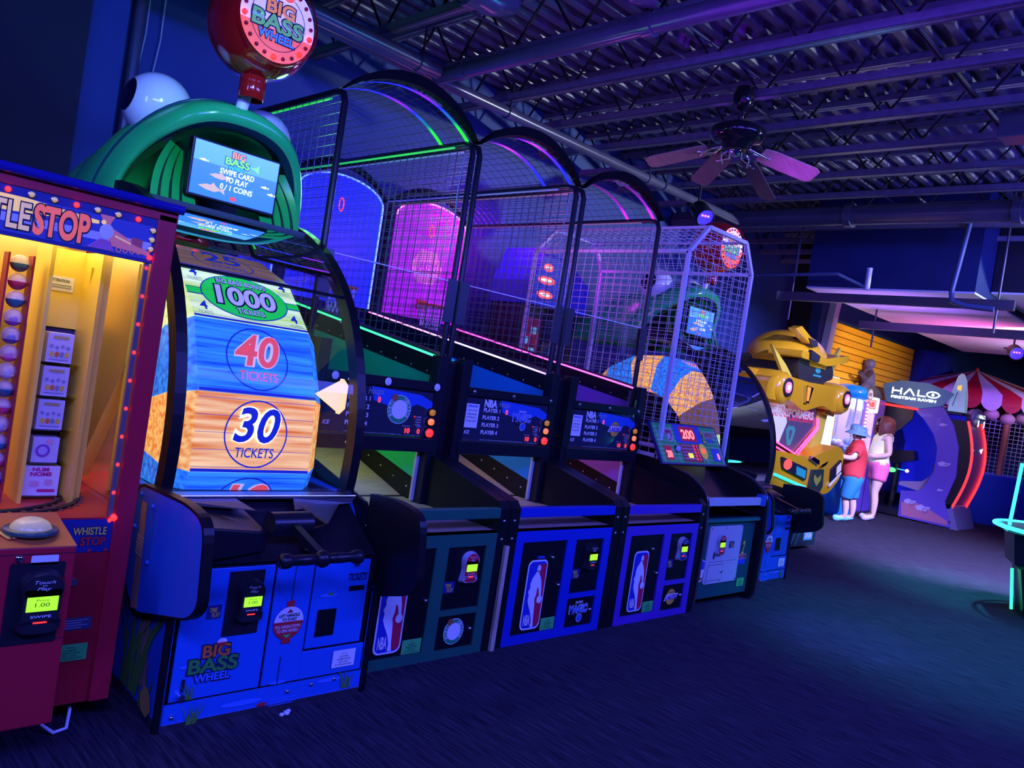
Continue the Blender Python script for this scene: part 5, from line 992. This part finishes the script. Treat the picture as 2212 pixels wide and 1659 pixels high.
# ------------------------------------------------------------------ blue prize tower, white-lit machine, light-box machine
PB = M('tower_blue', (.01, .22, .72), .3, coat=.3)
t = thing('prize_tower_game', 'slim prize tower with blue rounded top and base, the boy stands before it', 'arcade game', (11.48, 4.70, 0))
MB().lathe([(.0, 0), (.27, 0), (.29, .06), (.25, .45), (.29, .74), (.26, .77), (.0, .77)], (.42, .25, 0), PB, 28).build('base', t); MB().ell((.42, .25, 1.81), (.29, .29, .13), M('tower_blue_top', (.01, .30, .85), .25, 0, .35, (.01, .28, .95), coat=.5), 30, 14).build('rounded_top', t)
MB().lathe([(.24, .77), (.24, 1.72)], (.42, .25, 0), glass('tower_glass', (.9, .93, 1), 1.2), 24, smooth=False).build('glass_tube', t); MB().lathe([(.0, 1.68), (.2, 1.68)], (.42, .25, 0), M('tower_lamp', (1, .95, 1), .5, 0, 5, (.95, .9, 1)), 20).build('lamp', t); g = MB(); F = FY(-.045, .43, 1.815); g.dell(F, .0, .0, .105, .085, WHITE, .0); g.dring(F, .0, .0, .10, .08, .008, NAVYP, .002); [g.dline(F, (-.06 + .022 * i, -.02), (-.05 + .026 * i, .035 - .012 * (i % 2)), .009, NAVYP, .003) for i in range(5)]; g.build('badge', t)
for a in (-.6, .9, 2.5, 4.0): MB().tube([(.42 + .24 * math.cos(a), .25 + .24 * math.sin(a), .77), (.42 + .24 * math.cos(a), .25 + .24 * math.sin(a), 1.73)], .012, M('tube_post', (.5, .6, .8), .3), 6).build('tube_post', t)
MB().box(.37, .47, -.03, .0, .80, 1.70, M('led_column', (.25, .1, .7), .4, 0, .7, (.35, .15, .95))).build('led_column', t)
for i in range(17): MB().ell((.42, -.035, .83 + i * .052), .015, M('column_dot', (1, .9, 1), .3, 0, 4, (1, .85, 1)), 8, 6).build('led_dot', t)
b = MB()
for i in range(26): a = i * 2.4; r = .16 * math.sqrt((i % 13 + .5) / 13); b.ell((.42 + r * math.cos(a), .25 + r * math.sin(a), .85 + .28 * (i // 13) * .5 + .03 * (i % 4)), (.06, .06, .055), M('plush_%d' % (i % 4), [(.5, .6, .7), (.6, .4, .6), (.7, .7, .75), (.3, .4, .7)][i % 4], .8), 8, 6)
b.build('plush_heap', t, kind='stuff'); b = MB()
for i in range(3): b.add([(.3 + i * .09, .16, 1.6), (.36 + i * .07, .14, 1.5), (.36 + i * .08, .2, 1.25), (.31 + i * .08, .2, 1.3)], [(0, 1, 2, 3)], WHITE)
b.build('hanging_prize', t); MB().lathe([(.0, 0), (.05, 0), (.04, -.05), (.0, -.05)], (.5, -.02, .62), BLACK, 14, 'y').build('coin_knob', t)
t = thing('crane_game', 'white-lit crane cabinet with red number display behind the blue prize tower', 'arcade game', (12.24, 4.97, 0)); crane = t
PV = M('crane_violet', (.16, .08, .55), .35); MB().box(0, .84, 0, .32, 0, .8, PV).build('base', t, bevel=.01)
for x0, x1 in ((0, .06), (.70, .76)): MB().box(x0, x1, 0, .3, .8, 1.6, M('crane_white', (.7, .6, .85), .4, 0, .5, (.75, .5, 1))).build('corner_post', t)
MB().box(.08, .72, .26, .3, .8, 1.6, M('crane_back', (.3, .35, .6), .4, 0, .35, (.3, .3, .75))).build('back_panel', t); MB().add([(.08, .01, .8), (.70, .01, .8), (.70, .01, 1.6), (.08, .01, 1.6)], [(0, 1, 2, 3)], CLEAR2).build('window', t)
MB().box(.80, 1.15, 0, .32, 0, 1.80, PV).build('side_panel', t, bevel=.01); hd = MB().prism(rrect(-.02, 1.575, .74, 1.815, .04), -.05, .3, 'y', M('crane_header', (1, .85, .95), .4, 0, 1.3, (1, .82, .95))).build('header', t); g = MB(); F = FY(-.052); g.drr(F, .10, 1.63, .62, 1.77, .02, REDP, .002); g.drr(F, .115, 1.64, .605, 1.76, .02, M('display_pink', (1, .4, .5), .4, 0, .9, (1, .35, .45)), .003); g.dtext(F, '10:8', .17, 1.66, .55, 1.74, REDSEG, .005, .06); g.build('display', hd)
t = thing('poster_light_box', 'glowing white and orange light box right behind the yellow cabinet', 'light box', (9.75, 4.6, 0))
MB().box(0, .9, 0, .5, 0, 1.62, M('cabinet_graphite')).build('cabinet', t); lb = MB().box(0, .82, -.04, .4, 1.80, 1.935, M('box_white', (1, .85, .6), .4, 0, 2.0, (1, .82, .55))).build('light_box', t); g = MB(); g.drect(FY(-.042), .45, 1.81, .82, 1.925, M('box_orange', (1, .45, .08), .4, 0, 1.2, (1, .4, .06)), .002); g.build('box_print', lb); MB().box(.1, .7, .1, .4, 1.62, 1.8, BLACK).build('neck', t); MB().box(.55, .9, -.02, .0, .8, 1.7, M('side_light', (.9, 1, .9), .4, 0, .9, (.85, 1, .9))).build('side_light', t)
# ------------------------------------------------------------------ sit-in shooting booth
HB = M('booth_indigo', (.10, .06, .40), .35, coat=.3); HD = M('booth_black', (.01, .01, .015), .3); HS = M('booth_slate', (.12, .11, .26), .35)
t = thing('shooting_booth', 'large sit-in shooting booth with HALO sign and red neon edges', 'arcade game', (13.5, 3.8, 0))
yo = 3.8; q = lambda P: [(y - yo, z) for y, z in P]
outer = [(4.526, 1.728), (4.435, 1.811), (4.143, 1.822), (3.963, 1.574), (3.843, 1.244), (3.813, .804), (3.912, .394), (3.783, .02)]
inner = [(4.548, .02), (4.565, .429), (4.307, .475), (4.23, .581), (4.123, .84), (4.139, 1.192), (4.224, 1.395), (4.383, 1.588), (4.51, 1.69)]
for x0, x1 in ((-.03, .02), (1.12, 1.17)):
    p = MB().prism(q(outer + inner), x0, x1, 'x', HB if x0 < 0 else HS).build('side_arch', t, bevel=.012)
    if x0 < 0:
        g = MB(); F = FXn(-.031); g.dpoly(F, [(-(y - yo), z) for y, z in ((4.5, .05), (4.53, .25), (4.35, .3), (4.1, .22), (3.85, .12), (3.82, .05))], M('dusk_art', (.35, .12, .22), .5), .001); g.build('dusk_print', p)
        for y, z, s_ in ((4.2, .22, .12), (4.4, .28, .1), (4.0, .95, .1), (4.1, 1.55, .06), (4.0, .55, .05)):
            g = MB(); g.dpoly(F, [(-(y - yo) + s_ * a, z + s_ * c) for a, c in ((-1, .1), (-.3, .5), (.2, .3), (.9, .35), (.6, -.1), (.1, -.3), (-.7, -.3))], M('art_lilac', (.35, .3, .6), .5), .003); g.dring(F, -(y - yo) + s_ * .3, z - s_ * .2, s_ * .35, s_ * .35, s_ * .08, M('art_dark', (.08, .05, .2), .5), .005, 14); g.build('side_art', p)
up = [(5.22, 1.25), (5.0, 1.598), (5.007, 1.76), (4.561, 1.735), (4.569, 1.58), (4.714, 1.395), (4.9, 1.25)]
MB().prism(q(up), -.02, .02, 'x', HD).build('front_brace', t); MB().prism(q([(5.22, 0), (5.0, 0), (5.0, 1.2), (5.22, 1.75)]), -.02, 1.15, 'x', HD).build('screen_housing', t)
bk = M('booth_blue_glow', (.01, .012, .5), .4, 0, .35, (.01, .015, .9)); MB().prism(q([(5.2, .3), (3.9, .3), (3.9, 1.2), (4.15, 1.75), (5.2, 1.75)]), 1.09, 1.12, 'x', bk).build('far_wall', t); MB().box(-.02, 1.15, -.0, 1.2, .02, .12, HD).build('floor_plate', t)
MB().prism(q([(5.0, 1.74), (4.15, 1.80), (4.15, 1.83), (5.0, 1.78)]), -.02, 1.15, 'x', HD).build('roof', t); MB().tube([(-.035, 5.02 - yo, 1.755), (-.035, 4.5 - yo, 1.738)], .018, M('neon_red', (1, .02, .02), .4, 0, 3.2, (1, .018, .02)), 8).build('neon_strip', t)
MB().prism(rpoly(q([(4.70, .50), (4.68, .56), (4.35, .62), (4.22, .75), (4.18, 1.2), (4.1, 1.2), (4.12, .6), (4.3, .45)]), .04), .2, .95, 'x', M('seat_grey', (.25, .2, .35), .6)).build('seat', t, bevel=.02)
gn = MB().prism(rpoly(q([(4.95, 1.02), (4.6, 1.08), (4.56, .93), (4.85, .82), (4.95, .85)]), .03), .35, .55, 'x', HD); gn.tube([(.45, 4.85 - yo, .85), (.45, 4.85 - yo, .1)], .05, HD, 8); gn = gn.build('mounted_gun', t); MB().ell((.3, 4.87 - yo, .71), (.03, .07, .04), M('green_button', (.1, 1, .2), .3, 0, 2.0, (.08, 1, .15)), 12, 8).build('green_light', gn); MB().ell((.3, 4.63 - yo, .735), .03, M('pink_knob', (1, .5, .8), .3, 0, 1.6, (1, .5, .8)), 10, 8).build('pink_knob', gn); MB().tube([(.34, 4.8 - yo, .74), (.34, 4.63 - yo, .735)], .008, M('aqua_neon'), 6).build('aqua_strip', gn)
sg = MB().prism(rpoly(q([(5.09, 2.075), (4.80, 2.165), (4.40, 2.165), (4.02, 2.05), (4.16, 1.835), (4.5, 1.75), (5.0, 1.80)]), .03), -.06, .0, 'x', M('sign_slate', (.07, .14, .28), .3, 0, .25, (.06, .14, .32))).build('sign', t); g = MB(); F = FXn(-.061); LT = M('sign_letter', (.8, 1, .9), .4, 0, 1.5, (.8, 1, .9))
u = lambda y: -(y - yo)
b = g; z0, z1 = 1.94, 2.045
b.drect(F, u(4.93), z0, u(4.905), z1, LT); b.drect(F, u(4.80), z0, u(4.775), z1, LT); b.drect(F, u(4.91), 1.982, u(4.79), 2.006, LT)
b.dline(F, (u(4.74), z0), (u(4.66), z1), .026, LT); b.dline(F, (u(4.66), z1), (u(4.58), z0), .026, LT); b.drect(F, u(4.54), z0, u(4.515), z1, LT); b.drect(F, u(4.54), z0, u(4.41), z0 + .022, LT); b.dring(F, u(4.31), 1.99, .10, .055, .022, LT); b.dell(F, u(4.31), 1.99, .022, .022, LT, .003); b.dpoly(F, [(u(4.22), 2.0), (u(4.19), 1.99), (u(4.22), 1.98)], LT)
b.dtext(F, 'FIRETEAM RAVEN', u(4.93), 1.87, u(4.25), 1.915, LT, .002, .05); b.build('sign_letters', sg)
# curved rear tower with neon
tw = [(-.03 + .0, .33)]; prof = [(.04 - .17 * math.sin(PI * (i / 14) * .92), .30 + 1.36 * i / 14) for i in range(15)]
b = MB(); b.grid([[(x, y, z) for y, z in prof] for x in (.0, .75)], HS); b.add([(0, y, z) for y, z in prof] + [(0, .35, 1.66), (0, .2, 1.2), (0, .14, .7), (0, .2, .3)], [tuple(range(19))], HD); b.build('rear_tower', t)
for x in (.02, .72): MB().tube([(x, y - .015, z) for y, z in prof], .02, M('neon_red'), 8).build('neon_strip', t)
g = MB(); g.add([(.2, -.075, .75), (.45, -.075, .75), (.45, -.118, 1.0), (.2, -.118, 1.0)], [(0, 1, 2, 3)], M('tower_label', (.5, .7, .8), .4, 0, .4)); g.add([(.15, -.122, 1.02), (.4, -.122, 1.02), (.15, -.115, 1.25)], [(0, 1, 2)], LT); g.add([(.45, -.122, 1.25), (.62, -.118, 1.28), (.55, -.12, 1.18)], [(0, 1, 2)], LT); g.build('tower_print', t)
pd = MB().prism([(-.12, .0), (.3, .0), (.22, .36), (.02, .36)], .0, .85, 'x', HS).build('pedestal', t, bevel=.01)
hl = MB().ell((.36, -.03, 1.74), (.24, .07, .14), HS, 20, 12).build('badge', t); g = MB(); F = FY(-.105); g.dtext(F, 'HALO', .2, 1.73, .52, 1.79, LT, .0, .04); g.drect(F, .18, 1.60, .25, 1.70, LT, .0); g.drect(F, .47, 1.60, .54, 1.70, LT, .0); g.build('badge_letters', hl)
topper = (.75, .17, 1.805)
ST = M('statue_slate', (.07, .05, .12), .5); ST2 = M('statue_violet', (.12, .12, .34), .5)
b = MB(); b.prism(rpoly([(-.42, 0), (.38, 0), (.33, .1), (.1, .18), (-.2, .15), (-.38, .08)], .03), -.1, .1, 'y', ST); b.build('rock_topper', crane, topper, bevel=.03)
b = MB(); b.T = Matrix.Translation((0, 0, -.27)); b.ell((-.05, 0, .58), (.14, .10, .17), ST2, 14, 8); b.ell((-.06, 0, .80), (.085, .085, .085), ST2, 14, 8); b.tube([(-.12, -.05, .66), (-.35, -.08, .55), (-.6, -.08, .62)], [.05, .045, .03], ST, 8); b.tube([(.02, 0, .66), (.16, 0, .5), (.13, 0, .38)], [.05, .045, .04], ST2, 8); b.tube([(-.05, 0, .45), (-.25, -.04, .42), (-.28, -.04, .3)], [.07, .06, .05], ST2, 8); b.build('figure_topper', crane, topper)

spl = (.1, .18, 1.78)
SPM = M('spire_glass', (.35, .6, .65), .3, 0, .25, (.3, .55, .6)); b = MB(); b.prism([(-.12, 0), (.12, 0), (.10, .3), (.045, .55), (.0, .6), (-.05, .5), (-.10, .25)], -.07, .07, 'x', SPM); sp2 = b.build('spire_topper', t, spl, bevel=.01); g = MB(); g.dpoly(FXn(-.072), [(-.03, .4), (.03, .42), (.03, .33), (-.03, .34)], M('spire_glow', (.9, .6, .1), .4, 0, .8, (1, .6, .1)), .001); g.dline(FXn(-.072), (.04, .05), (.0, .3), .012, WHITE, .001); g.dline(FXn(-.072), (-.06, .08), (-.02, .3), .01, NAVYP, .001); g.build('spire_detail', sp2)
MB().box(0, .6, .08, .3, 1.74, 1.78, HD).build('plinth', t)

# ------------------------------------------------------------------ circus tent booth
t = thing('circus_booth', 'round booth under a red and white striped tent canopy', 'booth', (17.0, 4.75, 0))
TR_, TW = M('tent_red', (.55, .01, .03), .6), M('tent_white', (.75, .72, .80), .6); N = 36; Rt = 1.75
for i in range(N):
    a0, a1 = 2 * PI * i / N, 2 * PI * (i + 1) / N; am_ = (a0 + a1) / 2
    P3 = lambda r, a, z: (r * math.cos(a), r * math.sin(a), z); m = TR_ if i % 2 else TW
    b = MB(); b.grid([[P3(r, a, z) for r, z in ((.02, 2.72), (.7, 2.52), (1.3, 2.36), (Rt, 2.22), (Rt + .02, 2.05))] for a in (a0, am_, a1)], m)
    sc = [P3(Rt + .02, a0 + (a1 - a0) * j / 8, 2.05) for j in range(9)] + [P3(Rt + .02, a0 + (a1 - a0) * j / 8, 2.05 - .12 * math.sin(PI * j / 8) ** .7) for j in range(8, -1, -1)]
    b.add(sc, [tuple(range(18))], m); b.build('canopy_panel', t)
b = MB()
for i in range(40):
    a = 2 * PI * i / 40; b.ell((1.62 * math.cos(a), 1.62 * math.sin(a), 1.83 + (i % 2) * .05), (.12, .12, .10), M('globe_cream', (.75, .55, .5), .5), 10, 8)
b.build('globe_row', t, kind='stuff'); b = MB(); NT = M('net_lilac', (.5, .45, .7), .7)
for i in range(60):
    a = PI * .55 + PI * .95 * i / 60; b.tube([(1.6 * math.cos(a), 1.6 * math.sin(a), .85), (1.6 * math.cos(a), 1.6 * math.sin(a), 1.85)], .006, NT, 4)
for j in range(14): b.tube([(1.6 * math.cos(PI * .55 + PI * .95 * i / 30), 1.6 * math.sin(PI * .55 + PI * .95 * i / 30), .87 + j * .07) for i in range(31)], .006, NT, 4)
b.build('netting', t, kind='stuff'); MB().lathe([(.0, .0), (1.7, .0), (1.68, .82), (1.72, .86), (.0, .86)], (0, 0, 0), M('booth_wall_blue', (.03, .08, .55), .4), 40).build('base_wall', t)
for a in (PI * .62, PI * 1.02, PI * 1.2): MB().tube([(1.62 * math.cos(a), 1.62 * math.sin(a), .8), (1.62 * math.cos(a), 1.62 * math.sin(a), 2.1)], .05, M('post_orange', (.6, .2, .1), .5), 10).build('post', t)
MB().lathe([(.0, 2.78), (.03, 2.76), (.05, 2.70), (.0, 2.7)], (0, 0, 0), TR_, 12).build('finial', t)
# ------------------------------------------------------------------ cyan-edged game table
t = thing('game_table', 'dark round game table with glowing cyan rim and green legs', 'table', (8.1, 1.25, 0))
CY = M('cyan_neon', (.05, .9, .85), .4, 0, 3.2, (.03, .9, .8)); MB().lathe([(.0, .72), (.64, .72), (.66, .68), (.60, .66), (.56, .42), (.50, .38), (.42, .0), (.0, .0)], (0, 0, 0), M('table_black', (.012, .02, .03), .35), 8, smooth=False).build('body', t)
MB().tube([(.665 * math.cos(a), .665 * math.sin(a), .715) for a in [2 * PI * i / 48 for i in range(48)]], .016, CY, 8, True).build('neon_rim', t)
for k in range(8):
    a = 2 * PI * k / 8 + PI / 8; MB().tube([(.49 * math.cos(a), .49 * math.sin(a), .36), (.45 * math.cos(a), .45 * math.sin(a), .02)], .012, M('leg_neon_green', (.05, 1, .4), .4, 0, 2.2, (.03, 1, .35)), 6).build('leg_neon', t)
    if k in (2, 3, 4): MB().tube([(.56 * math.cos(a), .56 * math.sin(a), .72), (.54 * math.cos(a), .54 * math.sin(a), 1.25)], .014, CY, 6).build('post_neon', t)
# ------------------------------------------------------------------ people
def skin_person(label, loc, face_dir, J, EDG, cloth, hair_fn, skin_m):
    """J: name -> (forward, left, up, radius); EDG: (a, b, region). One skinned body mesh, clothes are shells taken from its surface"""
    f = Vector((face_dir[0], face_dir[1], 0)).normalized(); l = Vector((-f.y, f.x, 0))
    root = thing('person', label, 'person', loc); names = list(J)
    pos = [f * J[n][0] + l * J[n][1] + Vector((0, 0, J[n][2])) for n in names]
    me = bpy.data.meshes.new('p'); me.from_pydata([tuple(p) for p in pos], [(names.index(a), names.index(b)) for a, b, _ in EDG], [])
    o = bpy.data.objects.new('p', me); COL.objects.link(o); o.modifiers.new('skin', 'SKIN'); sub = o.modifiers.new('sub', 'SUBSURF'); sub.levels = 2; sub.render_levels = 2
    sv = me.skin_vertices[0].data
    for i, n in enumerate(names):
        r = J[n][3]; sv[i].radius = r if isinstance(r, tuple) else (r, r); sv[i].use_root = (n == 'pelvis')
    dg = bpy.context.evaluated_depsgraph_get(); dg.update(); ev = bpy.data.meshes.new_from_object(o.evaluated_get(dg)); bpy.data.objects.remove(o)
    V = [v.co.copy() for v in ev.vertices]; Fc = [tuple(p.vertices) for p in ev.polygons]
    rad = lambda n: (sum(J[n][3]) / 2 if isinstance(J[n][3], tuple) else J[n][3])
    segs = [(pos[names.index(a)], pos[names.index(b)], r, rad(a), rad(b)) for a, b, r in EDG]
    def region(c):
        best = None
        for a, b, r, ra, rb in segs:
            d = b - a; t = max(0, min(1, (c - a).dot(d) / max(d.length_squared, 1e-9))); q = (c - a - d * t).length - (ra + (rb - ra) * t)
            if best is None or q < best[0]: best = (q, r, t)
        return best[1], best[2]
    b = MB(); b.add(V, Fc, skin_m, True)
    hp = pos[names.index('head')]; eyem = M('eye_dark', (.02, .02, .03), .3); lip = M('lip', (.45, .12, .12), .5)
    nose = hp + f * .098 + Vector((0, 0, -.012)); b.ell(tuple(nose), (.014, .014, .018), skin_m, 8, 6)
    for s in (-1, 1): b.ell(tuple(hp + f * .082 + l * s * .03 + Vector((0, 0, .012))), .009, eyem, 8, 6); b.ell(tuple(hp + l * s * .084 + f * -.005 + Vector((0, 0, -.005))), (.016, .016, .026), skin_m, 8, 6)
    b.ell(tuple(hp + f * .085 + Vector((0, 0, -.052))), (.014, .014, .006), lip, 8, 5)
    body = b.build('body', root)
    ev.calc_loop_triangles(); Nn = [v.normal.copy() for v in ev.vertices]
    for nm, mat, test, off in cloth:
        sel = []
        for fc in Fc:
            c = sum((V[i] for i in fc), Vector()) / len(fc); r, t = region(c)
            if test(r, t, c, f, l): sel.append(fc)
        idx = sorted({i for fc in sel for i in fc}); mp = {k: n for n, k in enumerate(idx)}
        cb = MB(); cb.add([V[i] + Nn[i] * (off if not callable(off) else off(V[i])) for i in idx], [tuple(mp[i] for i in fc) for fc in sel], mat, True); g = cb.build(nm, root)
        s = g.modifiers.new('thick', 'SOLIDIFY'); s.thickness = .006; s.offset = 1
    hair_fn(root, hp, f, l); return root
SKN = M('skin', (.72, .46, .36), .5)
def fingers(J, E, wrist, hand, s, d, n):
    """five unequal fingers rooted in the palm"""
    hx, hy, hz = J[hand][:3]
    for i, (sp, ln) in enumerate(((-.030, .055), (-.012, .075), (.006, .08), (.022, .07), (.036, .052))):
        a, b_ = '%sf%da' % (n, i), '%sf%db' % (n, i); up = sp if i else .02
        J[a] = (hx + d[0] * ln * .55, hy + d[1] * ln * .55 + (.02 * s if i == 0 else 0), hz - sp * .9 + d[2] * ln * .5, .0095); J[b_] = (hx + d[0] * ln, hy + d[1] * ln, hz - sp * .9 + d[2] * ln - .02, .008)
        E.append((hand, a, 'hand')); E.append((a, b_, 'hand'))
# woman, in profile, hand on her belly
JW = {'pelvis': (-.01, 0, .80, (.125, .14)), 'waist': (.035, 0, .95, (.12, .13)), 'chest': (.03, 0, 1.11, (.115, .125)), 'upper': (0, 0, 1.22, (.075, .10)), 'neck': (.0, 0, 1.30, .045), 'jaw': (.03, 0, 1.35, .055), 'head': (.025, 0, 1.415, .083), 'crown': (.01, 0, 1.475, .062)}
EW = [('pelvis', 'waist', 'torso'), ('waist', 'chest', 'torso'), ('chest', 'upper', 'torso'), ('upper', 'neck', 'neck'), ('neck', 'jaw', 'head'), ('jaw', 'head', 'head'), ('head', 'crown', 'head')]
for s, n in ((1, 'l'), (-1, 'r')):
    J = JW; fx = .03 if s > 0 else -.02
    J.update({n + 'hip': (-.005, .085 * s, .74, .098), n + 'thigh': (.01 + fx * .5, .09 * s, .58, .082), n + 'knee': (.015 + fx, .085 * s, .42, .056), n + 'calf': (-.01 + fx, .085 * s, .28, .055), n + 'ankle': (-.015 + fx, .085 * s, .075, .034), n + 'ball': (.09 + fx, .09 * s, .035, .036), n + 'toe': (.145 + fx, .095 * s, .028, .028)})
    EW += [('pelvis', n + 'hip', 'leg'), (n + 'hip', n + 'thigh', 'leg'), (n + 'thigh', n + 'knee', 'leg'), (n + 'knee', n + 'calf', 'leg'), (n + 'calf', n + 'ankle', 'leg'), (n + 'ankle', n + 'ball', 'foot'), (n + 'ball', n + 'toe', 'foot')]
    J.update({n + 'sh': (-.01, .145 * s, 1.215, .058), n + 'el': (-.03, .20 * s, .985, .045), n + 'wr': (.15, .16 * s, .93, .030), n + 'hd': (.215, .12 * s, .935, .034)})
    EW += [('upper', n + 'sh', 'arm'), (n + 'sh', n + 'el', 'arm'), (n + 'el', n + 'wr', 'arm'), (n + 'wr', n + 'hd', 'hand')]; fingers(J, EW, n + 'wr', n + 'hd', s, (.75, -.5 * s, -.1), n)
HAIR = noise_mat('auburn_hair', (.10, .025, .02), (.2, .06, .05), (20, 20, 2), 4, .45)
def hair_w(root, hp, f, l):
    b = MB(); rows = []
    for k in range(11):
        z = .10 - k * .0225 if k < 4 else .033 - (k - 4) * .033; rr = [.02, .075, .102, .112, .115, .116, .118, .120, .118, .112, .095][k]
        rows.append([tuple(hp + f * (-.02 + rr * math.cos(a) * 1.02) + l * rr * math.sin(a) * .98 + Vector((0, 0, z))) for a in [(.55 if k > 1 else 0) * 1.0 + (2 * PI - (1.1 if k > 1 else 0)) * j / 26 for j in range(27)]])
    b.grid(rows, HAIR); h = b.build('hair', root); s = h.modifiers.new('thick', 'SOLIDIFY'); s.thickness = .022; s.offset = -1
    b = MB(); b.tube([tuple(hp + f * .092 + l * x + Vector((0, 0, .012))) for x in (-.06, -.02, .02, .06)], .004, M('glasses', (.1, .05, .05), .3), 6)
    for s in (-1, 1): b.tube([tuple(hp + f * .09 + l * s * .06 + Vector((0, 0, .012))), tuple(hp + f * .0 + l * s * .088 + Vector((0, 0, .012)))], .003, M('glasses'), 6); b.tube([tuple(hp + f * .094 + l * (s * .034 + .022 * math.cos(a)) + Vector((0, 0, .008 + .018 * math.sin(a)))) for a in [2 * PI * j / 12 for j in range(12)]], .003, M('glasses'), 5, True)
    b.build('glasses', root)
YTOP, PSH = M('top_lemon', (.85, .86, .45), .8), M('shorts_pink', (.85, .14, .33), .8); SHOE = noise_mat('floral_clog', (.5, .6, .75), (.75, .45, .6), (1, 1, 1), 40, .6, p0=.45, p1=.55)
fd = Vector((-.68, .73, 0))
skin_person('woman with auburn bob, glasses, lemon sleeveless top and pink shorts', (12.14, 4.46, .008), fd, JW, EW, [
    ('sleeveless_top', YTOP, lambda r, t, c, f, l: r in ('torso', 'neck') and .80 < c.z < 1.28 or (r == 'arm' and abs((c - Vector((0, 0, 0))).dot(l)) < .135 and c.z > 1.13), .012),
    ('shorts', PSH, lambda r, t, c, f, l: r in ('torso', 'leg') and .595 < c.z < .84, .017),
    ('clogs', SHOE, lambda r, t, c, f, l: (r == 'foot' or r == 'leg') and c.z < .062, .008)], hair_w, SKN)
# boy, seen from behind left, arm out to the machine
JB = {'pelvis': (-.01, 0, .60, (.125, .14)), 'waist': (.02, 0, .73, (.125, .14)), 'chest': (.01, 0, .90, (.125, .14)), 'upper': (0, 0, 1.05, (.08, .11)), 'neck': (.01, 0, 1.12, .048), 'jaw': (.035, 0, 1.17, .06), 'head': (.03, 0, 1.235, .086), 'crown': (.015, 0, 1.295, .066)}
EB = list(EW[:7])
for s, n in ((1, 'l'), (-1, 'r')):
    J = JB; fx = .05 if s > 0 else -.05
    J.update({n + 'hip': (-.005, .08 * s, .56, .092), n + 'thigh': (.01 + fx * .6, .085 * s, .44, .078), n + 'knee': (.015 + fx, .085 * s, .32, .052), n + 'calf': (-.01 + fx, .085 * s, .22, .050), n + 'ankle': (-.015 + fx, .085 * s, .075, .034), n + 'ball': (.085 + fx, .09 * s, .035, .036), n + 'toe': (.13 + fx, .095 * s, .028, .028)})
    EB += [('pelvis', n + 'hip', 'leg'), (n + 'hip', n + 'thigh', 'leg'), (n + 'thigh', n + 'knee', 'leg'), (n + 'knee', n + 'calf', 'leg'), (n + 'calf', n + 'ankle', 'leg'), (n + 'ankle', n + 'ball', 'foot'), (n + 'ball', n + 'toe', 'foot')]
    J.update({n + 'sh': (.0, .15 * s, 1.035, .062), n + 'el': (.05 if s > 0 else .06, .21 * s, .885, .046), n + 'wr': (.27, .19 * s, .885, .030), n + 'hd': (.33, .17 * s, .885, .034)})
    EB += [('upper', n + 'sh', 'arm'), (n + 'sh', n + 'el', 'arm'), (n + 'el', n + 'wr', 'arm'), (n + 'wr', n + 'hd', 'hand')]; fingers(J, EB, n + 'wr', n + 'hd', s, (.85, -.2 * s, -.1), n)
DENIM = noise_mat('denim_hat', (.10, .22, .32), (.15, .30, .42), (1, 1, 1), 30, .8)
def hat_b(root, hp, f, l):
    b = MB(); ring = lambda r, z: [tuple(hp + f * (-.005 + r * math.cos(a) * 1.08) + l * r * math.sin(a) + Vector((0, 0, z + .012 * math.cos(a)))) for a in [2 * PI * j / 28 for j in range(29)]]
    b.grid([ring(.001, .112), ring(.06, .112), ring(.095, .095), ring(.105, .035), ring(.107, .02)], DENIM); b.grid([ring(.107, .02), ring(.13, .004), ring(.165, -.022), ring(.165, -.026), ring(.12, .0)], DENIM); b.build('bucket_hat', root)
    b = MB(); b.grid([[tuple(hp + f * (-.02 + r * math.cos(a)) + l * r * math.sin(a) + Vector((0, 0, z))) for a in [PI * .35 + PI * 1.3 * j / 16 for j in range(17)]] for r, z in ((.098, .02), (.099, -.03), (.088, -.055))], M('brown_hair', (.09, .05, .03), .6)); b.build('hair', root)
RSH, TSH = M('shirt_red', (.58, .03, .035), .8), M('shorts_teal', (.02, .22, .38), .8); CLOG = M('clog_aqua', (.25, .75, .8), .6)
skin_person('boy in denim bucket hat, red T-shirt and teal shorts reaching to blue tower', (11.27, 4.46, .008), Vector((-.42, .9, 0)), JB, EB, [
    ('t_shirt', RSH, lambda r, t, c, f, l: (r in ('torso', 'neck') and .60 < c.z < 1.115) or (r == 'arm' and c.z > .915 and abs(c.dot(l)) < .225 and c.dot(f) < .12), .022),
    ('shorts', TSH, lambda r, t, c, f, l: r in ('torso', 'leg') and .335 < c.z < .63, .030),
    ('clogs', CLOG, lambda r, t, c, f, l: (r == 'foot' or r == 'leg') and c.z < .062, .010)], hat_b, SKN)
# crumpled paper on the carpet
b = MB(); rnd = random.Random(2)
for i in range(6): b.ell((rnd.uniform(-.02, .02), rnd.uniform(-.01, .01), .007), (.01, .009, .007), WHITE, 7, 5)
o = b.build('paper_scrap', loc=(1.60, 2.52, 0)); tag(o, 'small crumpled white paper scrap on carpet before the first wheel game', 'litter')
